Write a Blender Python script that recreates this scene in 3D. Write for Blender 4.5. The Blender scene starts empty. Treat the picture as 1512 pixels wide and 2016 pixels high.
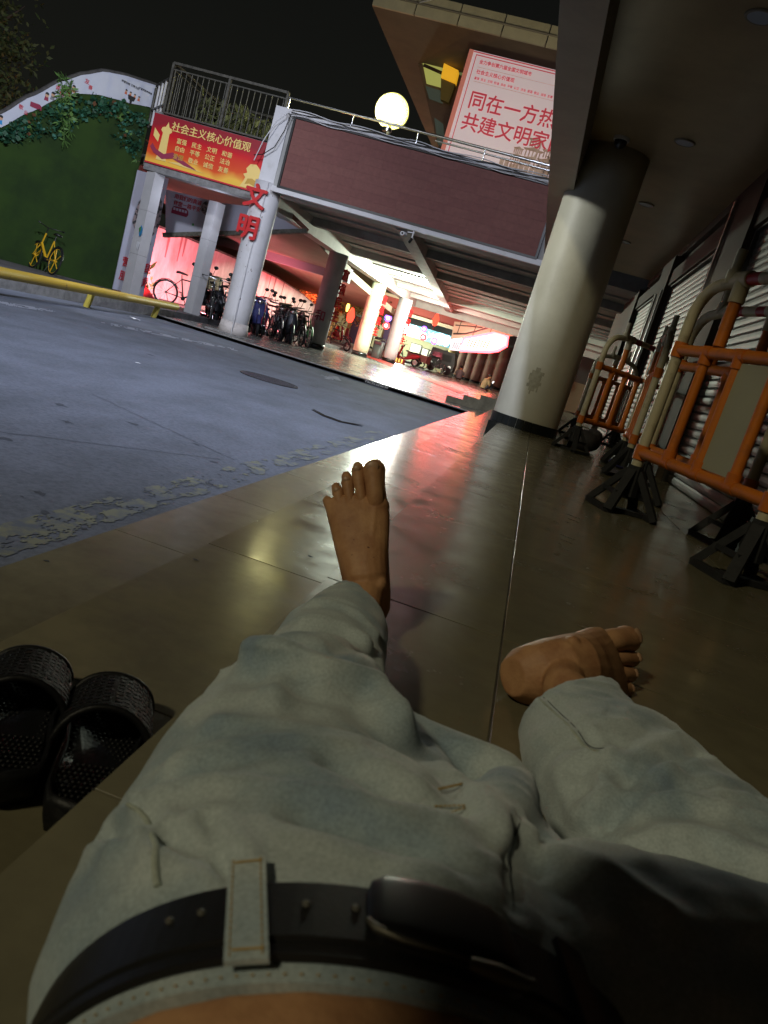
import bpy, bmesh, math, random
import numpy as np
from mathutils import Vector, Matrix, noise
random.seed(7)
PI = math.pi
S = bpy.context.scene
C = S.collection

# ---------------------------------------------------------------- camera
cam = bpy.data.cameras.new('camera')
cam.sensor_width = 36; cam.lens = 26.98; cam.clip_start = 0.02; cam.clip_end = 600
co = bpy.data.objects.new('camera', cam); C.objects.link(co)
r_ = Vector((0.93948704, 0.19164575, 0.28396481)); u_ = Vector((-0.31476354, 0.15568044, 0.93631592)); f_ = Vector((-0.1352332, 0.96903845, -0.20658285))
M4 = Matrix((r_, u_, -f_)).transposed().to_4x4(); M4.translation = Vector((0, 0, 0.45))
co.matrix_world = M4
cam.dof.use_dof = True; cam.dof.focus_distance = 14.0; cam.dof.aperture_fstop = 14
S.camera = co

# ---------------------------------------------------------------- night sky
W = bpy.data.worlds.new('World'); S.world = W; W.use_nodes = True
wn = W.node_tree.nodes; wl = W.node_tree.links
bg = wn['Background']
tc = wn.new('ShaderNodeTexCoord'); sx = wn.new('ShaderNodeSeparateXYZ'); rp = wn.new('ShaderNodeValToRGB')
wl.new(tc.outputs['Generated'], sx.inputs[0]); wl.new(sx.outputs['Z'], rp.inputs[0]); wl.new(rp.outputs[0], bg.inputs[0])
rp.color_ramp.elements[0].color = (0.010, 0.0105, 0.0085, 1); rp.color_ramp.elements[0].position = 0
rp.color_ramp.elements[1].color = (0.0040, 0.0042, 0.0038, 1); rp.color_ramp.elements[1].position = 0.45
bg.inputs[1].default_value = 1.0

# ---------------------------------------------------------------- lamps of the place and added fill lamps
def lamp(name, kind, loc, power, col, size=0.2, target=None, angle=90, blend=0.5, spread=None):
    d = bpy.data.lights.new(name, kind); d.energy = power; d.color = col
    if kind == 'AREA':
        d.shape = 'DISK'; d.size = size
        if spread: d.spread = math.radians(spread)
    else: d.shadow_soft_size = size
    if kind == 'SPOT': d.spot_size = math.radians(angle); d.spot_blend = blend
    o = bpy.data.objects.new(name, d); C.objects.link(o); o.location = loc
    if target is not None: o.rotation_euler = (Vector(target) - Vector(loc)).to_track_quat('-Z', 'Y').to_euler()
    return o
lamp('warm_street_lamp', 'SPOT', (-7.5, -9.0, 10.6), 2350, (1.0, 0.90, 0.60), 0.62, (0.3, 5, 0), 62, 0.6)
lamp('facade_flood_lamp', 'SPOT', (-1.5, 4.0, 7.6), 3500, (0.72, 0.79, 1.0), 0.18, (-5.6, 10.5, -0.4), 130, 1.0)
lamp('left_fill_spot', 'SPOT', (-6.2, 7.6, 4.6), 1700, (0.86, 0.90, 1.0), 0.2, (-11.0, 17.0, 0.8), 100, 0.9)  # added fill spot that brightens the turf wall and posters
lamp('column_fill_spot', 'SPOT', (-8.0, 5.2, 4.2), 1900, (0.88, 0.90, 0.86), 0.5, (0.0, 8.5, 2.0), 20, 0.8)  # added fill spot, narrow cone on the near column only
lamp('post_top_lamp', 'POINT', (-4.75, 16.85, 5.0), 170, (1.0, 0.93, 0.45), 0.2)
lamp('under_banner_fill', 'POINT', (-8.0, 17.0, 2.2), 28, (0.75, 0.80, 1.0), 0.1)  # added unseen fill behind the banner for the board and poster
lamp('underdeck_lamp', 'POINT', (-5.2, 28.8, 2.62), 1700, (0.86, 1.0, 0.80), 0.12)
lamp('underdeck_lamp_far', 'POINT', (-5.4, 34.3, 2.45), 350, (1.0, 0.9, 0.80), 0.12)
lamp('pink_ramp_lamp', 'SPOT', (-9.3, 20.6, -0.1), 1300, (1.0, 0.26, 0.33), 0.1, (-11.6, 22.8, 0.7), 125, 0.6)
lamp('red_ramp_lamp', 'SPOT', (-10.2, 18.9, 0.3), 140, (1.0, 0.20, 0.16), 0.1, (-12.2, 20.2, 0.8), 120, 0.6)
lamp('pink_ramp_lamp_far', 'SPOT', (-8.8, 25.5, -0.1), 1100, (1.0, 0.13, 0.18), 0.1, (-10.6, 28.5, 0.7), 125, 0.6)
lamp('red_tree_lamp', 'POINT', (-13.5, 43, 1.2), 500, (1.0, 0.12, 0.06), 0.2)
lamp('orange_tree_lamp', 'POINT', (-14.0, 45, 5.0), 600, (1.0, 0.45, 0.10), 0.2)
lamp('shop_front_lamp', 'POINT', (-9.0, 50, 1.2), 700, (0.95, 1.0, 0.75), 0.3)
lamp('red_sign_lamp', 'POINT', (-3.9, 34.0, 1.6), 130, (1.0, 0.10, 0.08), 0.4)
lamp('upper_wall_lamp', 'SPOT', (-3, 17, 5.2), 700, (1.0, 0.86, 0.60), 0.3, (-4.0, 24, 9), 110, 0.8)

S.view_settings.view_transform = 'Standard'; S.view_settings.look = 'None'
S.view_settings.exposure = 0.0; S.view_settings.gamma = 1.0; S.view_settings.use_curve_mapping = False
S.render.engine = 'CYCLES'
S.cycles.use_denoising = True
S.cycles.max_bounces = 6; S.cycles.diffuse_bounces = 3; S.cycles.glossy_bounces = 3; S.cycles.transmission_bounces = 2
S.cycles.sample_clamp_indirect = 4.0; S.cycles.caustics_reflective = False; S.cycles.caustics_refractive = False

# ---------------------------------------------------------------- materials
MATS = {}
def mat(name, col, rough=0.6, metal=0.0, var=0.0, scale=5.0, bump=0.0, bscale=40.0, col2=None, emit=None, estr=0, spec=0.5, detail=6, stretch=None, thr=(0.35, 0.65), rvar=0):
    if name in MATS: return MATS[name]
    m = bpy.data.materials.new(name); MATS[name] = m; m.use_nodes = True
    n = m.node_tree.nodes; l = m.node_tree.links; b = n['Principled BSDF']
    b.inputs['Base Color'].default_value = (*col, 1); b.inputs['Roughness'].default_value = rough
    b.inputs['Metallic'].default_value = metal; b.inputs['Specular IOR Level'].default_value = spec
    if emit: b.inputs['Emission Color'].default_value = (*emit, 1); b.inputs['Emission Strength'].default_value = estr
    if var or col2 or bump or rvar:
        t = n.new('ShaderNodeTexCoord'); mp = n.new('ShaderNodeMapping')
        g = n.new('ShaderNodeNewGeometry')
        l.new(g.outputs['Position'], mp.inputs[0])
        if stretch: mp.inputs['Scale'].default_value = stretch
        if var or col2:
            ns = n.new('ShaderNodeTexNoise'); ns.inputs['Scale'].default_value = scale; ns.inputs['Detail'].default_value = detail; ns.inputs['Roughness'].default_value = 0.65
            l.new(mp.outputs[0], ns.inputs['Vector'])
            r = n.new('ShaderNodeValToRGB'); l.new(ns.outputs[0], r.inputs[0]); l.new(r.outputs[0], b.inputs['Base Color'])
            c2 = col2 or tuple(c * (1 - var) for c in col); c1 = col if col2 else tuple(min(1, c * (1 + var)) for c in col)
            r.color_ramp.elements[0].position = thr[0]; r.color_ramp.elements[1].position = thr[1]
            r.color_ramp.elements[0].color = (*c2, 1); r.color_ramp.elements[1].color = (*c1, 1)
            if rvar:
                mr = n.new('ShaderNodeMapRange'); l.new(ns.outputs[0], mr.inputs[0])
                mr.inputs[1].default_value = 0.3; mr.inputs[2].default_value = 0.7
                mr.inputs[3].default_value = rough + rvar; mr.inputs[4].default_value = rough - rvar
                l.new(mr.outputs[0], b.inputs['Roughness'])
        if bump:
            nb = n.new('ShaderNodeTexNoise'); nb.inputs['Scale'].default_value = bscale; nb.inputs['Detail'].default_value = 4
            l.new(mp.outputs[0], nb.inputs['Vector'])
            bp = n.new('ShaderNodeBump'); bp.inputs['Strength'].default_value = bump; bp.inputs['Distance'].default_value = 0.01
            l.new(nb.outputs[0], bp.inputs['Height']); l.new(bp.outputs[0], b.inputs['Normal'])
    return m

TILE = mat('tile', (0.182, 0.165, 0.108), 0.22, var=0.20, scale=5.0, bump=0.04, bscale=9, rvar=0.09, detail=9)
TILEB = mat('tile_b', (0.160, 0.142, 0.086), 0.22, var=0.18, scale=6.0, bump=0.05, bscale=9, rvar=0.09, detail=9)
TREAD = mat('tread_tile', (0.21, 0.19, 0.13), 0.21, var=0.25, scale=5, bump=0.05, bscale=16, rvar=0.06)
GROUT = mat('grout', (0.03, 0.026, 0.02), 0.9)
WHITEGROUT = mat('pale_grout', (0.11, 0.10, 0.075), 0.95, spec=0.0, col2=(0.04, 0.035, 0.03), scale=3, thr=(.4, .6))
ROAD = mat('road_concrete', (0.165, 0.185, 0.235), 0.85, col2=(0.105, 0.120, 0.148), scale=2.2, bump=0.35, bscale=55, stretch=(1, 0.6, 1), detail=10, thr=(0.3, 0.62))
PAVE = mat('far_pavement_tile', (0.19, 0.18, 0.165), 0.24, var=0.25, scale=1.2, bump=0.05, bscale=7, rvar=0.08)
PAVE2 = mat('far_pavement_tile_b', (0.155, 0.15, 0.14), 0.26, var=0.25, scale=1.2, bump=0.05, bscale=7, rvar=0.08)
KERB = mat('kerb_concrete', (0.20, 0.195, 0.19), 0.8, var=0.3, scale=6, bump=0.3)
SIDEWALK = mat('sidewalk_concrete', (0.10, 0.095, 0.095), 0.85, var=0.35, scale=3, bump=0.3)
COLUMN = mat('column_plaster', (0.58, 0.56, 0.45), 0.5, col2=(0.50, 0.48, 0.38), scale=2.5, bump=0.06, bscale=60, thr=(0.3, 0.6))
WHITEPAINT = mat('white_paint', (0.60, 0.59, 0.60), 0.6, col2=(0.50, 0.49, 0.48), scale=4, bump=0.1, thr=(0.25, 0.5))
BLACKTILE = mat('black_tile', (0.012, 0.014, 0.013), 0.25)
CEIL = mat('ceiling_plaster', (0.30, 0.215, 0.11), 0.35, var=0.15, scale=1.5)
BEAMM = mat('beam_panel', (0.20, 0.165, 0.105), 0.55, var=0.12, scale=3)
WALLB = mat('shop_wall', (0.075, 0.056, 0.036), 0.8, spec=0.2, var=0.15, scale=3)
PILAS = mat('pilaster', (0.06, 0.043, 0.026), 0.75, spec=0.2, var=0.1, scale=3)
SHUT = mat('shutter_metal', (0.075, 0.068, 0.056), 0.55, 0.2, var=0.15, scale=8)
STEEL = mat('steel', (0.6, 0.6, 0.6), 0.25, 1.0)
CONC = mat('deck_concrete', (0.32, 0.315, 0.30), 0.8, var=0.2, scale=1.5, bump=0.15)
CONCW = mat('deck_white', (0.50, 0.49, 0.45), 0.7, var=0.12, scale=1.5)
LED = mat('led_module', (0.175, 0.066, 0.054), 0.75, var=0.10, scale=14, bump=0.2, bscale=160)
LEDB = mat('led_module_b', (0.165, 0.060, 0.050), 0.75, var=0.10, scale=14, bump=0.2, bscale=160)
BLACK = mat('black_plastic', (0.012, 0.012, 0.012), 0.4)
RUBBER = mat('black_rubber', (0.012, 0.012, 0.013), 0.75, var=0.3, scale=20, bump=0.3)
DARKMET = mat('dark_railing', (0.085, 0.08, 0.065), 0.55, 0.3, var=0.4, scale=12)
ORANGE = mat('orange_plastic', (0.60, 0.165, 0.012), 0.42, col2=(0.40, 0.12, 0.03), scale=14, thr=(.28, .50), bump=.08, bscale=120)
ORANGE2 = mat('orange_joint', (0.55, 0.14, 0.01), 0.4, var=0.12, scale=9)
CREAMP = mat('cream_pipe', (0.55, 0.49, 0.32), 0.48, col2=(0.33, 0.28, 0.17), scale=13, thr=(.30, .48), bump=.08, bscale=120)
REDP = mat('red_pipe', (0.42, 0.02, 0.03), 0.35)
SIGNP = mat('blank_sign', (0.36, 0.35, 0.235), 0.5, var=0.06, scale=2)
YELLOW = mat('yellow_paint', (0.62, 0.42, 0.05), 0.5, col2=(0.16, 0.11, 0.05), scale=5, bump=0.2, thr=(0.30, 0.36))
YELLOWB = mat('yellow_bike', (0.75, 0.43, 0.02), 0.4)
TURF = mat('turf', (0.026, 0.060, 0.006), 0.95, col2=(0.014, 0.036, 0.005), scale=1.1, bump=0.9, bscale=120, thr=(0.35, 0.6))
LEAF1 = mat('leaf_dark', (0.020, 0.085, 0.040), 0.6, var=0.4, scale=6)
LEAF2 = mat('leaf_light', (0.11, 0.22, 0.05), 0.6, var=0.4, scale=6)
LEAF3 = mat('leaf_rust', (0.16, 0.07, 0.03), 0.6, var=0.3, scale=6)
PARAPET = mat('parapet_white', (0.56, 0.58, 0.66), 0.7, var=0.06, scale=1.5)
COPING = mat('coping', (0.07, 0.065, 0.06), 0.8, var=0.3, scale=8)
REDPRINT = mat('red_print', (0.55, 0.02, 0.035), 0.6)
PURPRINT = mat('dark_red_print', (0.30, 0.03, 0.07), 0.6)
GREYPRINT = mat('grey_print', (0.12, 0.12, 0.13), 0.7, col2=(0.35, 0.33, 0.33), scale=16)
PHOTOPRINT = mat('photo_print', (0.04, 0.045, 0.05), 0.7, col2=(0.38, 0.30, 0.30), scale=9, thr=(0.45, 0.55))
SKINPRINT = mat('peach_print', (0.6, 0.36, 0.22), 0.7)
BLUEPRINT = mat('blue_print', (0.03, 0.28, 0.60), 0.6)
GREENPRINT = mat('green_print', (0.10, 0.35, 0.10), 0.6)
BLACKPRINT = mat('black_print', (0.02, 0.02, 0.02), 0.7)
ORPRINT = mat('orange_print', (0.60, 0.14, 0.05), 0.6)
POSTER = mat('poster_sheet', (0.52, 0.53, 0.62), 0.55, var=0.05, scale=1)
GOLD = mat('gold_print', (0.85, 0.62, 0.20), 0.45)
GOLDD = mat('gold_dark_print', (0.55, 0.33, 0.06), 0.45)
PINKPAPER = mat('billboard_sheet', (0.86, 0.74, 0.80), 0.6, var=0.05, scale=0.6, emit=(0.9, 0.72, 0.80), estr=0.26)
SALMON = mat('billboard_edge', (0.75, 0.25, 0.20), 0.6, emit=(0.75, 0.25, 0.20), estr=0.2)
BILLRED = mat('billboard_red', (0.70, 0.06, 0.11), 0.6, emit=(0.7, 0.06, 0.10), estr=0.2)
BILLTAN = mat('billboard_tan', (0.55, 0.30, 0.24), 0.6, col2=(0.85, 0.70, 0.70), scale=3)
DENIM = None

# ---------------------------------------------------------------- mesh builder
class MB:
    def __init__(s): s.v = []; s.f = []; s.sm = []
    def add(s, vs, fs, smooth=False):
        o = len(s.v); s.v += [tuple(v) for v in vs]; s.f += [tuple(i + o for i in f) for f in fs]; s.sm += [smooth] * len(fs); return s
    def box(s, x0, x1, y0, y1, z0, z1, bev=0):
        vs = [(x, y, z) for z in (z0, z1) for y in (y0, y1) for x in (x0, x1)]
        return s.add(vs, [(0, 2, 3, 1), (4, 5, 7, 6), (0, 1, 5, 4), (2, 6, 7, 3), (0, 4, 6, 2), (1, 3, 7, 5)])
    def obox(s, c, ax, ay, az):
        c = Vector(c); ax = Vector(ax); ay = Vector(ay); az = Vector(az)
        vs = [c + ax * i + ay * j + az * k for k in (-1, 1) for j in (-1, 1) for i in (-1, 1)]
        return s.add(vs, [(0, 2, 3, 1), (4, 5, 7, 6), (0, 1, 5, 4), (2, 6, 7, 3), (0, 4, 6, 2), (1, 3, 7, 5)])
    def bar(s, p, q, w, h, up=(0, 0, 1)):
        p = Vector(p); q = Vector(q); d = (q - p); t = d.normalized(); up = Vector(up)
        if abs(t.dot(up)) > 0.98: up = Vector((1, 0, 0))
        sd = t.cross(up).normalized(); uu = sd.cross(t)
        return s.obox((p + q) / 2, d / 2, sd * w / 2, uu * h / 2)
    def tube(s, pts, r, n=10, cap=True, smooth=True, flat=1.0):
        pts = [Vector(p) for p in pts]; rs = r if isinstance(r, (list, tuple)) else [r] * len(pts)
        rings = []; prev = None
        for i, p in enumerate(pts):
            a = pts[max(i - 1, 0)]; b = pts[min(i + 1, len(pts) - 1)]; t = (b - a).normalized()
            if prev is None:
                up = Vector((0, 0, 1)) if abs(t.z) < 0.95 else Vector((1, 0, 0)); sd = t.cross(up).normalized()
            else: sd = (prev - t * prev.dot(t)).normalized()
            prev = sd; uu = t.cross(sd)
            rings.append([p + (sd * math.cos(2 * PI * k / n) + uu * math.sin(2 * PI * k / n) * flat) * rs[i] for k in range(n)])
        vs = [v for R in rings for v in R]; fs = []
        for i in range(len(pts) - 1):
            for k in range(n):
                a = i * n + k; b = i * n + (k + 1) % n; fs.append((a, b, b + n, a + n))
        s.add(vs, fs, smooth)
        if cap:
            s.add(rings[0], [tuple(reversed(range(n)))]); s.add(rings[-1], [tuple(range(n))])
        return s
    def loft(s, secs, n=24, cap=True, p=2.0):
        # secs: (centre, side_vec, up_vec) elliptical sections
        vs = []; fs = []
        for c, sv, uv in secs:
            c = Vector(c); sv = Vector(sv); uv = Vector(uv)
            for k in range(n):
                a = 2 * PI * k / n; ca = math.cos(a); sa = math.sin(a)
                vs.append(c + sv * (math.copysign(abs(ca) ** (2 / p), ca)) + uv * (math.copysign(abs(sa) ** (2 / p), sa)))
        for i in range(len(secs) - 1):
            for k in range(n):
                a = i * n + k; b = i * n + (k + 1) % n; fs.append((a, b, b + n, a + n))
        if cap: fs.append(tuple(reversed(range(n)))); fs.append(tuple(range((len(secs) - 1) * n, len(secs) * n)))
        return s.add(vs, fs, True)
    def ell(s, c, rx, ry, rz, n=14, m=9, R=None):
        vs = []; fs = []; c = Vector(c)
        for j in range(m + 1):
            th = PI * j / m
            for k in range(n):
                ph = 2 * PI * k / n
                v = Vector((rx * math.sin(th) * math.cos(ph), ry * math.sin(th) * math.sin(ph), rz * math.cos(th)))
                vs.append(c + (R @ v if R else v))
        for j in range(m):
            for k in range(n):
                a = j * n + k; b = j * n + (k + 1) % n; fs.append((a, a + n, b + n, b))
        return s.add(vs, fs, True)
    def torus(s, c, axis, R, r, n=24, m=6, a0=0, a1=2 * PI):
        c = Vector(c); ax = Vector(axis).normalized(); t = Vector((0, 0, 1)) if abs(ax.z) < 0.9 else Vector((1, 0, 0))
        e1 = ax.cross(t).normalized(); e2 = ax.cross(e1); full = abs(a1 - a0 - 2 * PI) < 1e-4
        vs = []; fs = []; N = n if full else n + 1
        for i in range(N):
            a = a0 + (a1 - a0) * i / n; d = e1 * math.cos(a) + e2 * math.sin(a)
            for j in range(m):
                b = 2 * PI * j / m; vs.append(c + d * (R + r * math.cos(b)) + ax * r * math.sin(b))
        for i in range(n):
            for j in range(m):
                a = i * m + j; b = i * m + (j + 1) % m; i2 = ((i + 1) % N) * m
                fs.append((a, b, i2 + (j + 1) % m, i2 + j))
        return s.add(vs, fs, True)
    def prism(s, poly, origin, ux, uy, th):
        # poly 2D in (ux, uy) frame extruded by th along ux x uy
        o = Vector(origin); ux = Vector(ux); uy = Vector(uy); nn = ux.cross(uy).normalized() * th; n = len(poly)
        a = [o + ux * p[0] + uy * p[1] for p in poly]; b = [v + nn for v in a]
        fs = [tuple(reversed(range(n))), tuple(range(n, 2 * n))] + [(i, (i + 1) % n, (i + 1) % n + n, i + n) for i in range(n)]
        return s.add(a + b, fs)
    def poly3(s, pts, th):
        # planar 3D polygon given in world, thickened by vector th
        a = [Vector(p) for p in pts]; b = [p + Vector(th) for p in a]; n = len(a)
        fs = [tuple(reversed(range(n))), tuple(range(n, 2 * n))] + [(i, (i + 1) % n, (i + 1) % n + n, i + n) for i in range(n)]
        return s.add(a + b, fs)
    def build(s, name, m, parent=None, local=False, **kw):
        off = Vector((0, 0, 0))
        if parent is not None and not local:
            p = parent
            while p is not None: off += p.location; p = p.parent
        me = bpy.data.meshes.new(name)
        me.from_pydata([tuple(Vector(v) - off) for v in s.v], [], s.f)
        me.polygons.foreach_set('use_smooth', s.sm); me.update()
        for mm in (m if isinstance(m, list) else [m]): me.materials.append(mm)
        o = bpy.data.objects.new(name, me); C.objects.link(o)
        if parent is not None: o.parent = parent
        tag(o, **kw); return o
def tag(o, label=None, cat=None, group=None, kind=None):
    if label: o['label'] = label
    if cat: o['category'] = cat
    if group: o['group'] = group
    if kind: o['kind'] = kind
    return o
def thing(name, loc, label, cat, group=None, rz=0):
    o = bpy.data.objects.new(name, None); C.objects.link(o); o.location = loc; o.rotation_euler[2] = rz; o.empty_display_size = 0.2
    return tag(o, label, cat, group)
def piece(src, name, loc, parent, m=None):
    o = bpy.data.objects.new(name, src); C.objects.link(o); o.parent = parent; o.location = loc
    return o
def meshof(mb, m, name='piece'):
    me = bpy.data.meshes.new(name); me.from_pydata(mb.v, [], mb.f); me.polygons.foreach_set('use_smooth', mb.sm); me.materials.append(m); me.update(); return me
def copy_tree(o, parent=None):
    c = o.copy(); C.objects.link(c)
    if parent is not None: c.parent = parent
    for ch in list(o.children): copy_tree(ch, c)
    return c
def text(body, size, origin, ux, uy, m, parent, name='lettering', bold=0.02, th=0.004, align='LEFT', spacing=1.0, shear=0, bend=None, line=1.0):
    """letters as real thin geometry; ux = reading direction, uy = up"""
    cu = bpy.data.curves.new(name, 'FONT'); cu.body = body; cu.size = size; cu.align_x = align
    cu.space_character = spacing; cu.resolution_u = 2; cu.extrude = th / 2; cu.shear = shear; cu.space_line = line
    t = bpy.data.objects.new('tmp', cu); C.objects.link(t); bpy.context.view_layer.update()
    me = bpy.data.meshes.new_from_object(t.evaluated_get(bpy.context.evaluated_depsgraph_get()))
    bpy.data.objects.remove(t); bpy.data.curves.remove(cu)
    if bold > .012:      # heavier strokes: shifted copies of the same outlines, each a hair prouder
        bm = bmesh.new()
        for k, (dx, dy) in enumerate(((0, 0), (1, .3), (-1, -.3), (.3, -1), (-.3, 1))):
            m2 = me.copy(); m2.transform(Matrix.Translation((dx * bold * size * .62, dy * bold * size * .62, k * th * .06))); bm.from_mesh(m2); bpy.data.meshes.remove(m2)
        bm.to_mesh(me); bm.free()
    ux = Vector(ux).normalized(); uy = Vector(uy).normalized(); un = ux.cross(uy)
    off = Vector((0, 0, 0)); p = parent
    while p is not None: off += p.location; p = p.parent
    mt = Matrix((ux, uy, un)).transposed().to_4x4(); mt.translation = Vector(origin) - off
    me.transform(mt)
    if bend: bend(me)
    me.materials.clear(); me.materials.append(m)
    o = bpy.data.objects.new(name, me); C.objects.link(o); o.parent = parent; return o

# road speckle: aggregate and grime on top of the base tone
_n = ROAD.node_tree.nodes; _l = ROAD.node_tree.links; _b = _n['Principled BSDF']; _src = _b.inputs['Base Color'].links[0].from_socket
_g = _n.new('ShaderNodeNewGeometry'); _t = _n.new('ShaderNodeTexNoise'); _t.inputs['Scale'].default_value = 38; _t.inputs['Detail'].default_value = 9; _t.inputs['Roughness'].default_value = .75
_l.new(_g.outputs['Position'], _t.inputs['Vector']); _r = _n.new('ShaderNodeValToRGB'); _l.new(_t.outputs[0], _r.inputs[0])
_r.color_ramp.elements[0].position = .36; _r.color_ramp.elements[0].color = (.60, .60, .62, 1); _r.color_ramp.elements[1].position = .56; _r.color_ramp.elements[1].color = (1.0, 1.0, 1.0, 1)
_m = _n.new('ShaderNodeMix'); _m.data_type = 'RGBA'; _m.blend_type = 'MULTIPLY'; _m.inputs[0].default_value = .85; _l.new(_src, _m.inputs[6]); _l.new(_r.outputs[0], _m.inputs[7]); _l.new(_m.outputs[2], _b.inputs['Base Color'])

# ================================================================ SETTING
def struct(name, mb, m, parent=None): return mb.build(name, m, parent, kind='structure')
# road: one subdivided sheet
mb = MB(); mb.add([(-90, -20, -0.40), (60, -20, -0.40), (60, 160, -0.40), (-90, 160, -0.40)], [(0, 1, 2, 3)])
road = struct('road', mb, ROAD)
# near platform and its two lower treads: base slabs with recessed joints, then tiles
mb = MB(); mb.box(-0.250, 9.0, -3, 15.5, -0.45, -0.012); platform = struct('platform', mb, GROUT)
mb = MB(); mb.box(-0.648, -0.250, -3, 15.5, -0.45, -0.162); mb.box(-1.045, -0.648, -3, 15.5, -0.45, -0.312)
steps = struct('steps', mb, GROUT)
def tile_mesh(w, l, t, m, g=0.0019, bev=0.0003):
    mb = MB(); a = w / 2 - g; b = l / 2 - g; c = bev
    vs = [(-a, -b, -t), (a, -b, -t), (a, b, -t), (-a, b, -t), (-a, -b, -c), (a, -b, -c), (a, b, -c), (-a, b, -c), (-a + c, -b + c, 0), (a - c, -b + c, 0), (a - c, b - c, 0), (-a + c, b - c, 0)]
    fs = [(0, 1, 5, 4), (1, 2, 6, 5), (2, 3, 7, 6), (3, 0, 4, 7), (4, 5, 9, 8), (5, 6, 10, 9), (6, 7, 11, 10), (7, 4, 8, 11), (8, 9, 10, 11)]
    mb.add(vs, fs); return meshof(mb, m, 'floor_tile')
def lay(parent, x0, x1, y0, y1, l, z, ms, t=0.02, off=0, g=0.0019):
    w = x1 - x0; mm = [tile_mesh(w, l, t, m, g) for m in ms]; y = y0 + off
    while y < y1:
        o = piece(random.choice(mm), 'floor_tile', ((x0 + x1) / 2, y + l / 2, z + random.uniform(-0.0004, 0.0004)), parent); y += l
lay(platform, -0.262, 0.087, -1.82, 15.4, 0.8, 0, (TILE, TILEB), off=0)
for i in range(5): lay(platform, 0.087 + 0.8 * i, 0.887 + 0.8 * i, -1.82, 15.4, 0.8, 0, (TILE, TILEB))
lay(steps, -0.655, -0.262, -2.22, 15.4, 0.8, -0.15, (TREAD, TILEB), off=0)
lay(steps, -1.052, -0.655, -1.94, 15.4, 0.8, -0.30, (TREAD,), off=0)
mb = MB(); mb.box(0.0852, 0.0888, -1.8, 15.4, -0.01, -0.0006); mb.build('joint_strip', WHITEGROUT, platform)
mb = MB(); mb.box(-0.262, -0.2505, -3, 15.4, -0.148, -0.0202); mb.box(-0.655, -0.6485, -3, 15.4, -0.298, -0.1702); mb.box(-1.052, -1.0455, -3, 15.4, -0.399, -0.3202)
mb.build('riser', TREAD, steps)
# far pavement under the deck
mb = MB(); mb.box(-7.9, 3, 15.0, 60, -0.45, -0.342); far_pave = struct('far_pavement', mb, GROUT)
mt_ = [tile_mesh(0.8, 0.8, 0.02, m, 0.004) for m in (PAVE, PAVE2)]
for j in range(14):
    for i in range(13):
        x = -7.5 + 0.8 * i; y = 15.6 + 0.8 * j
        if x > -1.3 and y < 15.5: continue
        if x > -1.7 and 16.9 < y < 26: continue
        piece(random.choice(mt_), 'paving_slab', (x, y, -0.33), far_pave)
mb = MB()
for j in range(14, 52):
    for i in range(13):
        x = -7.5 + 0.8 * i; y = 15.6 + 0.8 * j
        if x > -1.9 and j < 14: continue
        mb.box(x - 0.396, x + 0.396, y - 0.396, y + 0.396, -0.342, -0.330)
mb.build('paving_slabs_beyond', PAVE, far_pave, kind='stuff')
mb = MB()
for i in range(8): mb.box(-7.9 + 0.85 * i + 0.004, -7.05 + 0.85 * i - 0.004, 15.0, 15.195, -0.395, -0.328)
kerb_far = struct('kerb', mb, KERB)
# painted lettering worn on the kerb of the far pavement
# left sidewalk
mb = MB(); mb.box(-40, -8.05, 2, 60, -0.45, -0.22); sidewalk = struct('sidewalk', mb, SIDEWALK)
mb = MB()
for i in range(14): mb.box(-8.05, -7.9, 2 + i, 3 + i - 0.01, -0.45, -0.21)
struct('sidewalk_kerb', mb, KERB)
# steps up to the shops beyond
mb = MB(); mb.box(-1.75, -1.40, 16.6, 26, -0.342, -0.22); mb.box(-1.40, -1.05, 16.6, 26, -0.342, -0.11); mb.box(-1.05, 6, 16.6, 26, -0.342, 0.0)
far_steps = struct('far_steps', mb, TREAD)
mb = MB()
for i in range(7):
    y = 16.6 + i * 1.2
    mb.box(-1.395, -1.052, y + 0.004, y + 1.196, -0.11, -0.104); mb.box(-1.745, -1.402, y + 0.004, y + 1.196, -0.22, -0.214)
mb.build('step_tiles', PAVE, far_steps, kind='stuff')
mb = MB(); mb.poly3([(-8.516,34.883) + (-0.322,), (-9.69,40.728) + (-0.322,), (-1.76, 24.5, -0.322), (-1.76, 22.6, -0.322)], (0, 0, 0.006))  # red glow of the neon sign on the ground, painted as a coloured strip
tag(mb.build('red_glow_strip', mat('painted_red_glow', (0.55, 0.06, 0.04), 0.35, emit=None)), 'red sign glow painted as a diagonal strip across the far pavement towards the steps', 'painted glow')

# worn road paint: cells kept by noise
def worn(name, quad, nx, ny, m, thr, seed, label, cat, z=-0.3975, sc=6):
    mb = MB(); A, B, D, E_ = [Vector((p[0], p[1], z)) for p in quad]
    def P(u, v): return (A * (1 - u) + B * u) * (1 - v) + (E_ * (1 - u) + D * u) * v
    for i in range(nx):
        for j in range(ny):
            u = (i + .5) / nx; v = (j + .5) / ny; p = P(u, v)
            e = min(u, 1 - u, v, 1 - v) * 3
            if noise.fractal(Vector((p.x * sc * 1.6 + seed, p.y * sc * .7, seed)), .75, 2, 5) + min(e, .35) > thr + .06 + .28 * random.random():
                mb.add([P(i / nx, j / ny), P((i + 1) / nx, j / ny), P((i + 1) / nx, (j + 1) / ny), P(i / nx, (j + 1) / ny)], [(0, 1, 2, 3)])
    return mb.build(name, m, label=label, cat=cat)
YP = mat('worn_yellow', (0.225, 0.23, 0.165), 0.85, col2=(0.125, 0.145, 0.185), scale=14, detail=10, thr=(.42,.60))
WP = mat('worn_white', (0.30, 0.32, 0.38), 0.8, var=0.2, scale=10)
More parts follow.
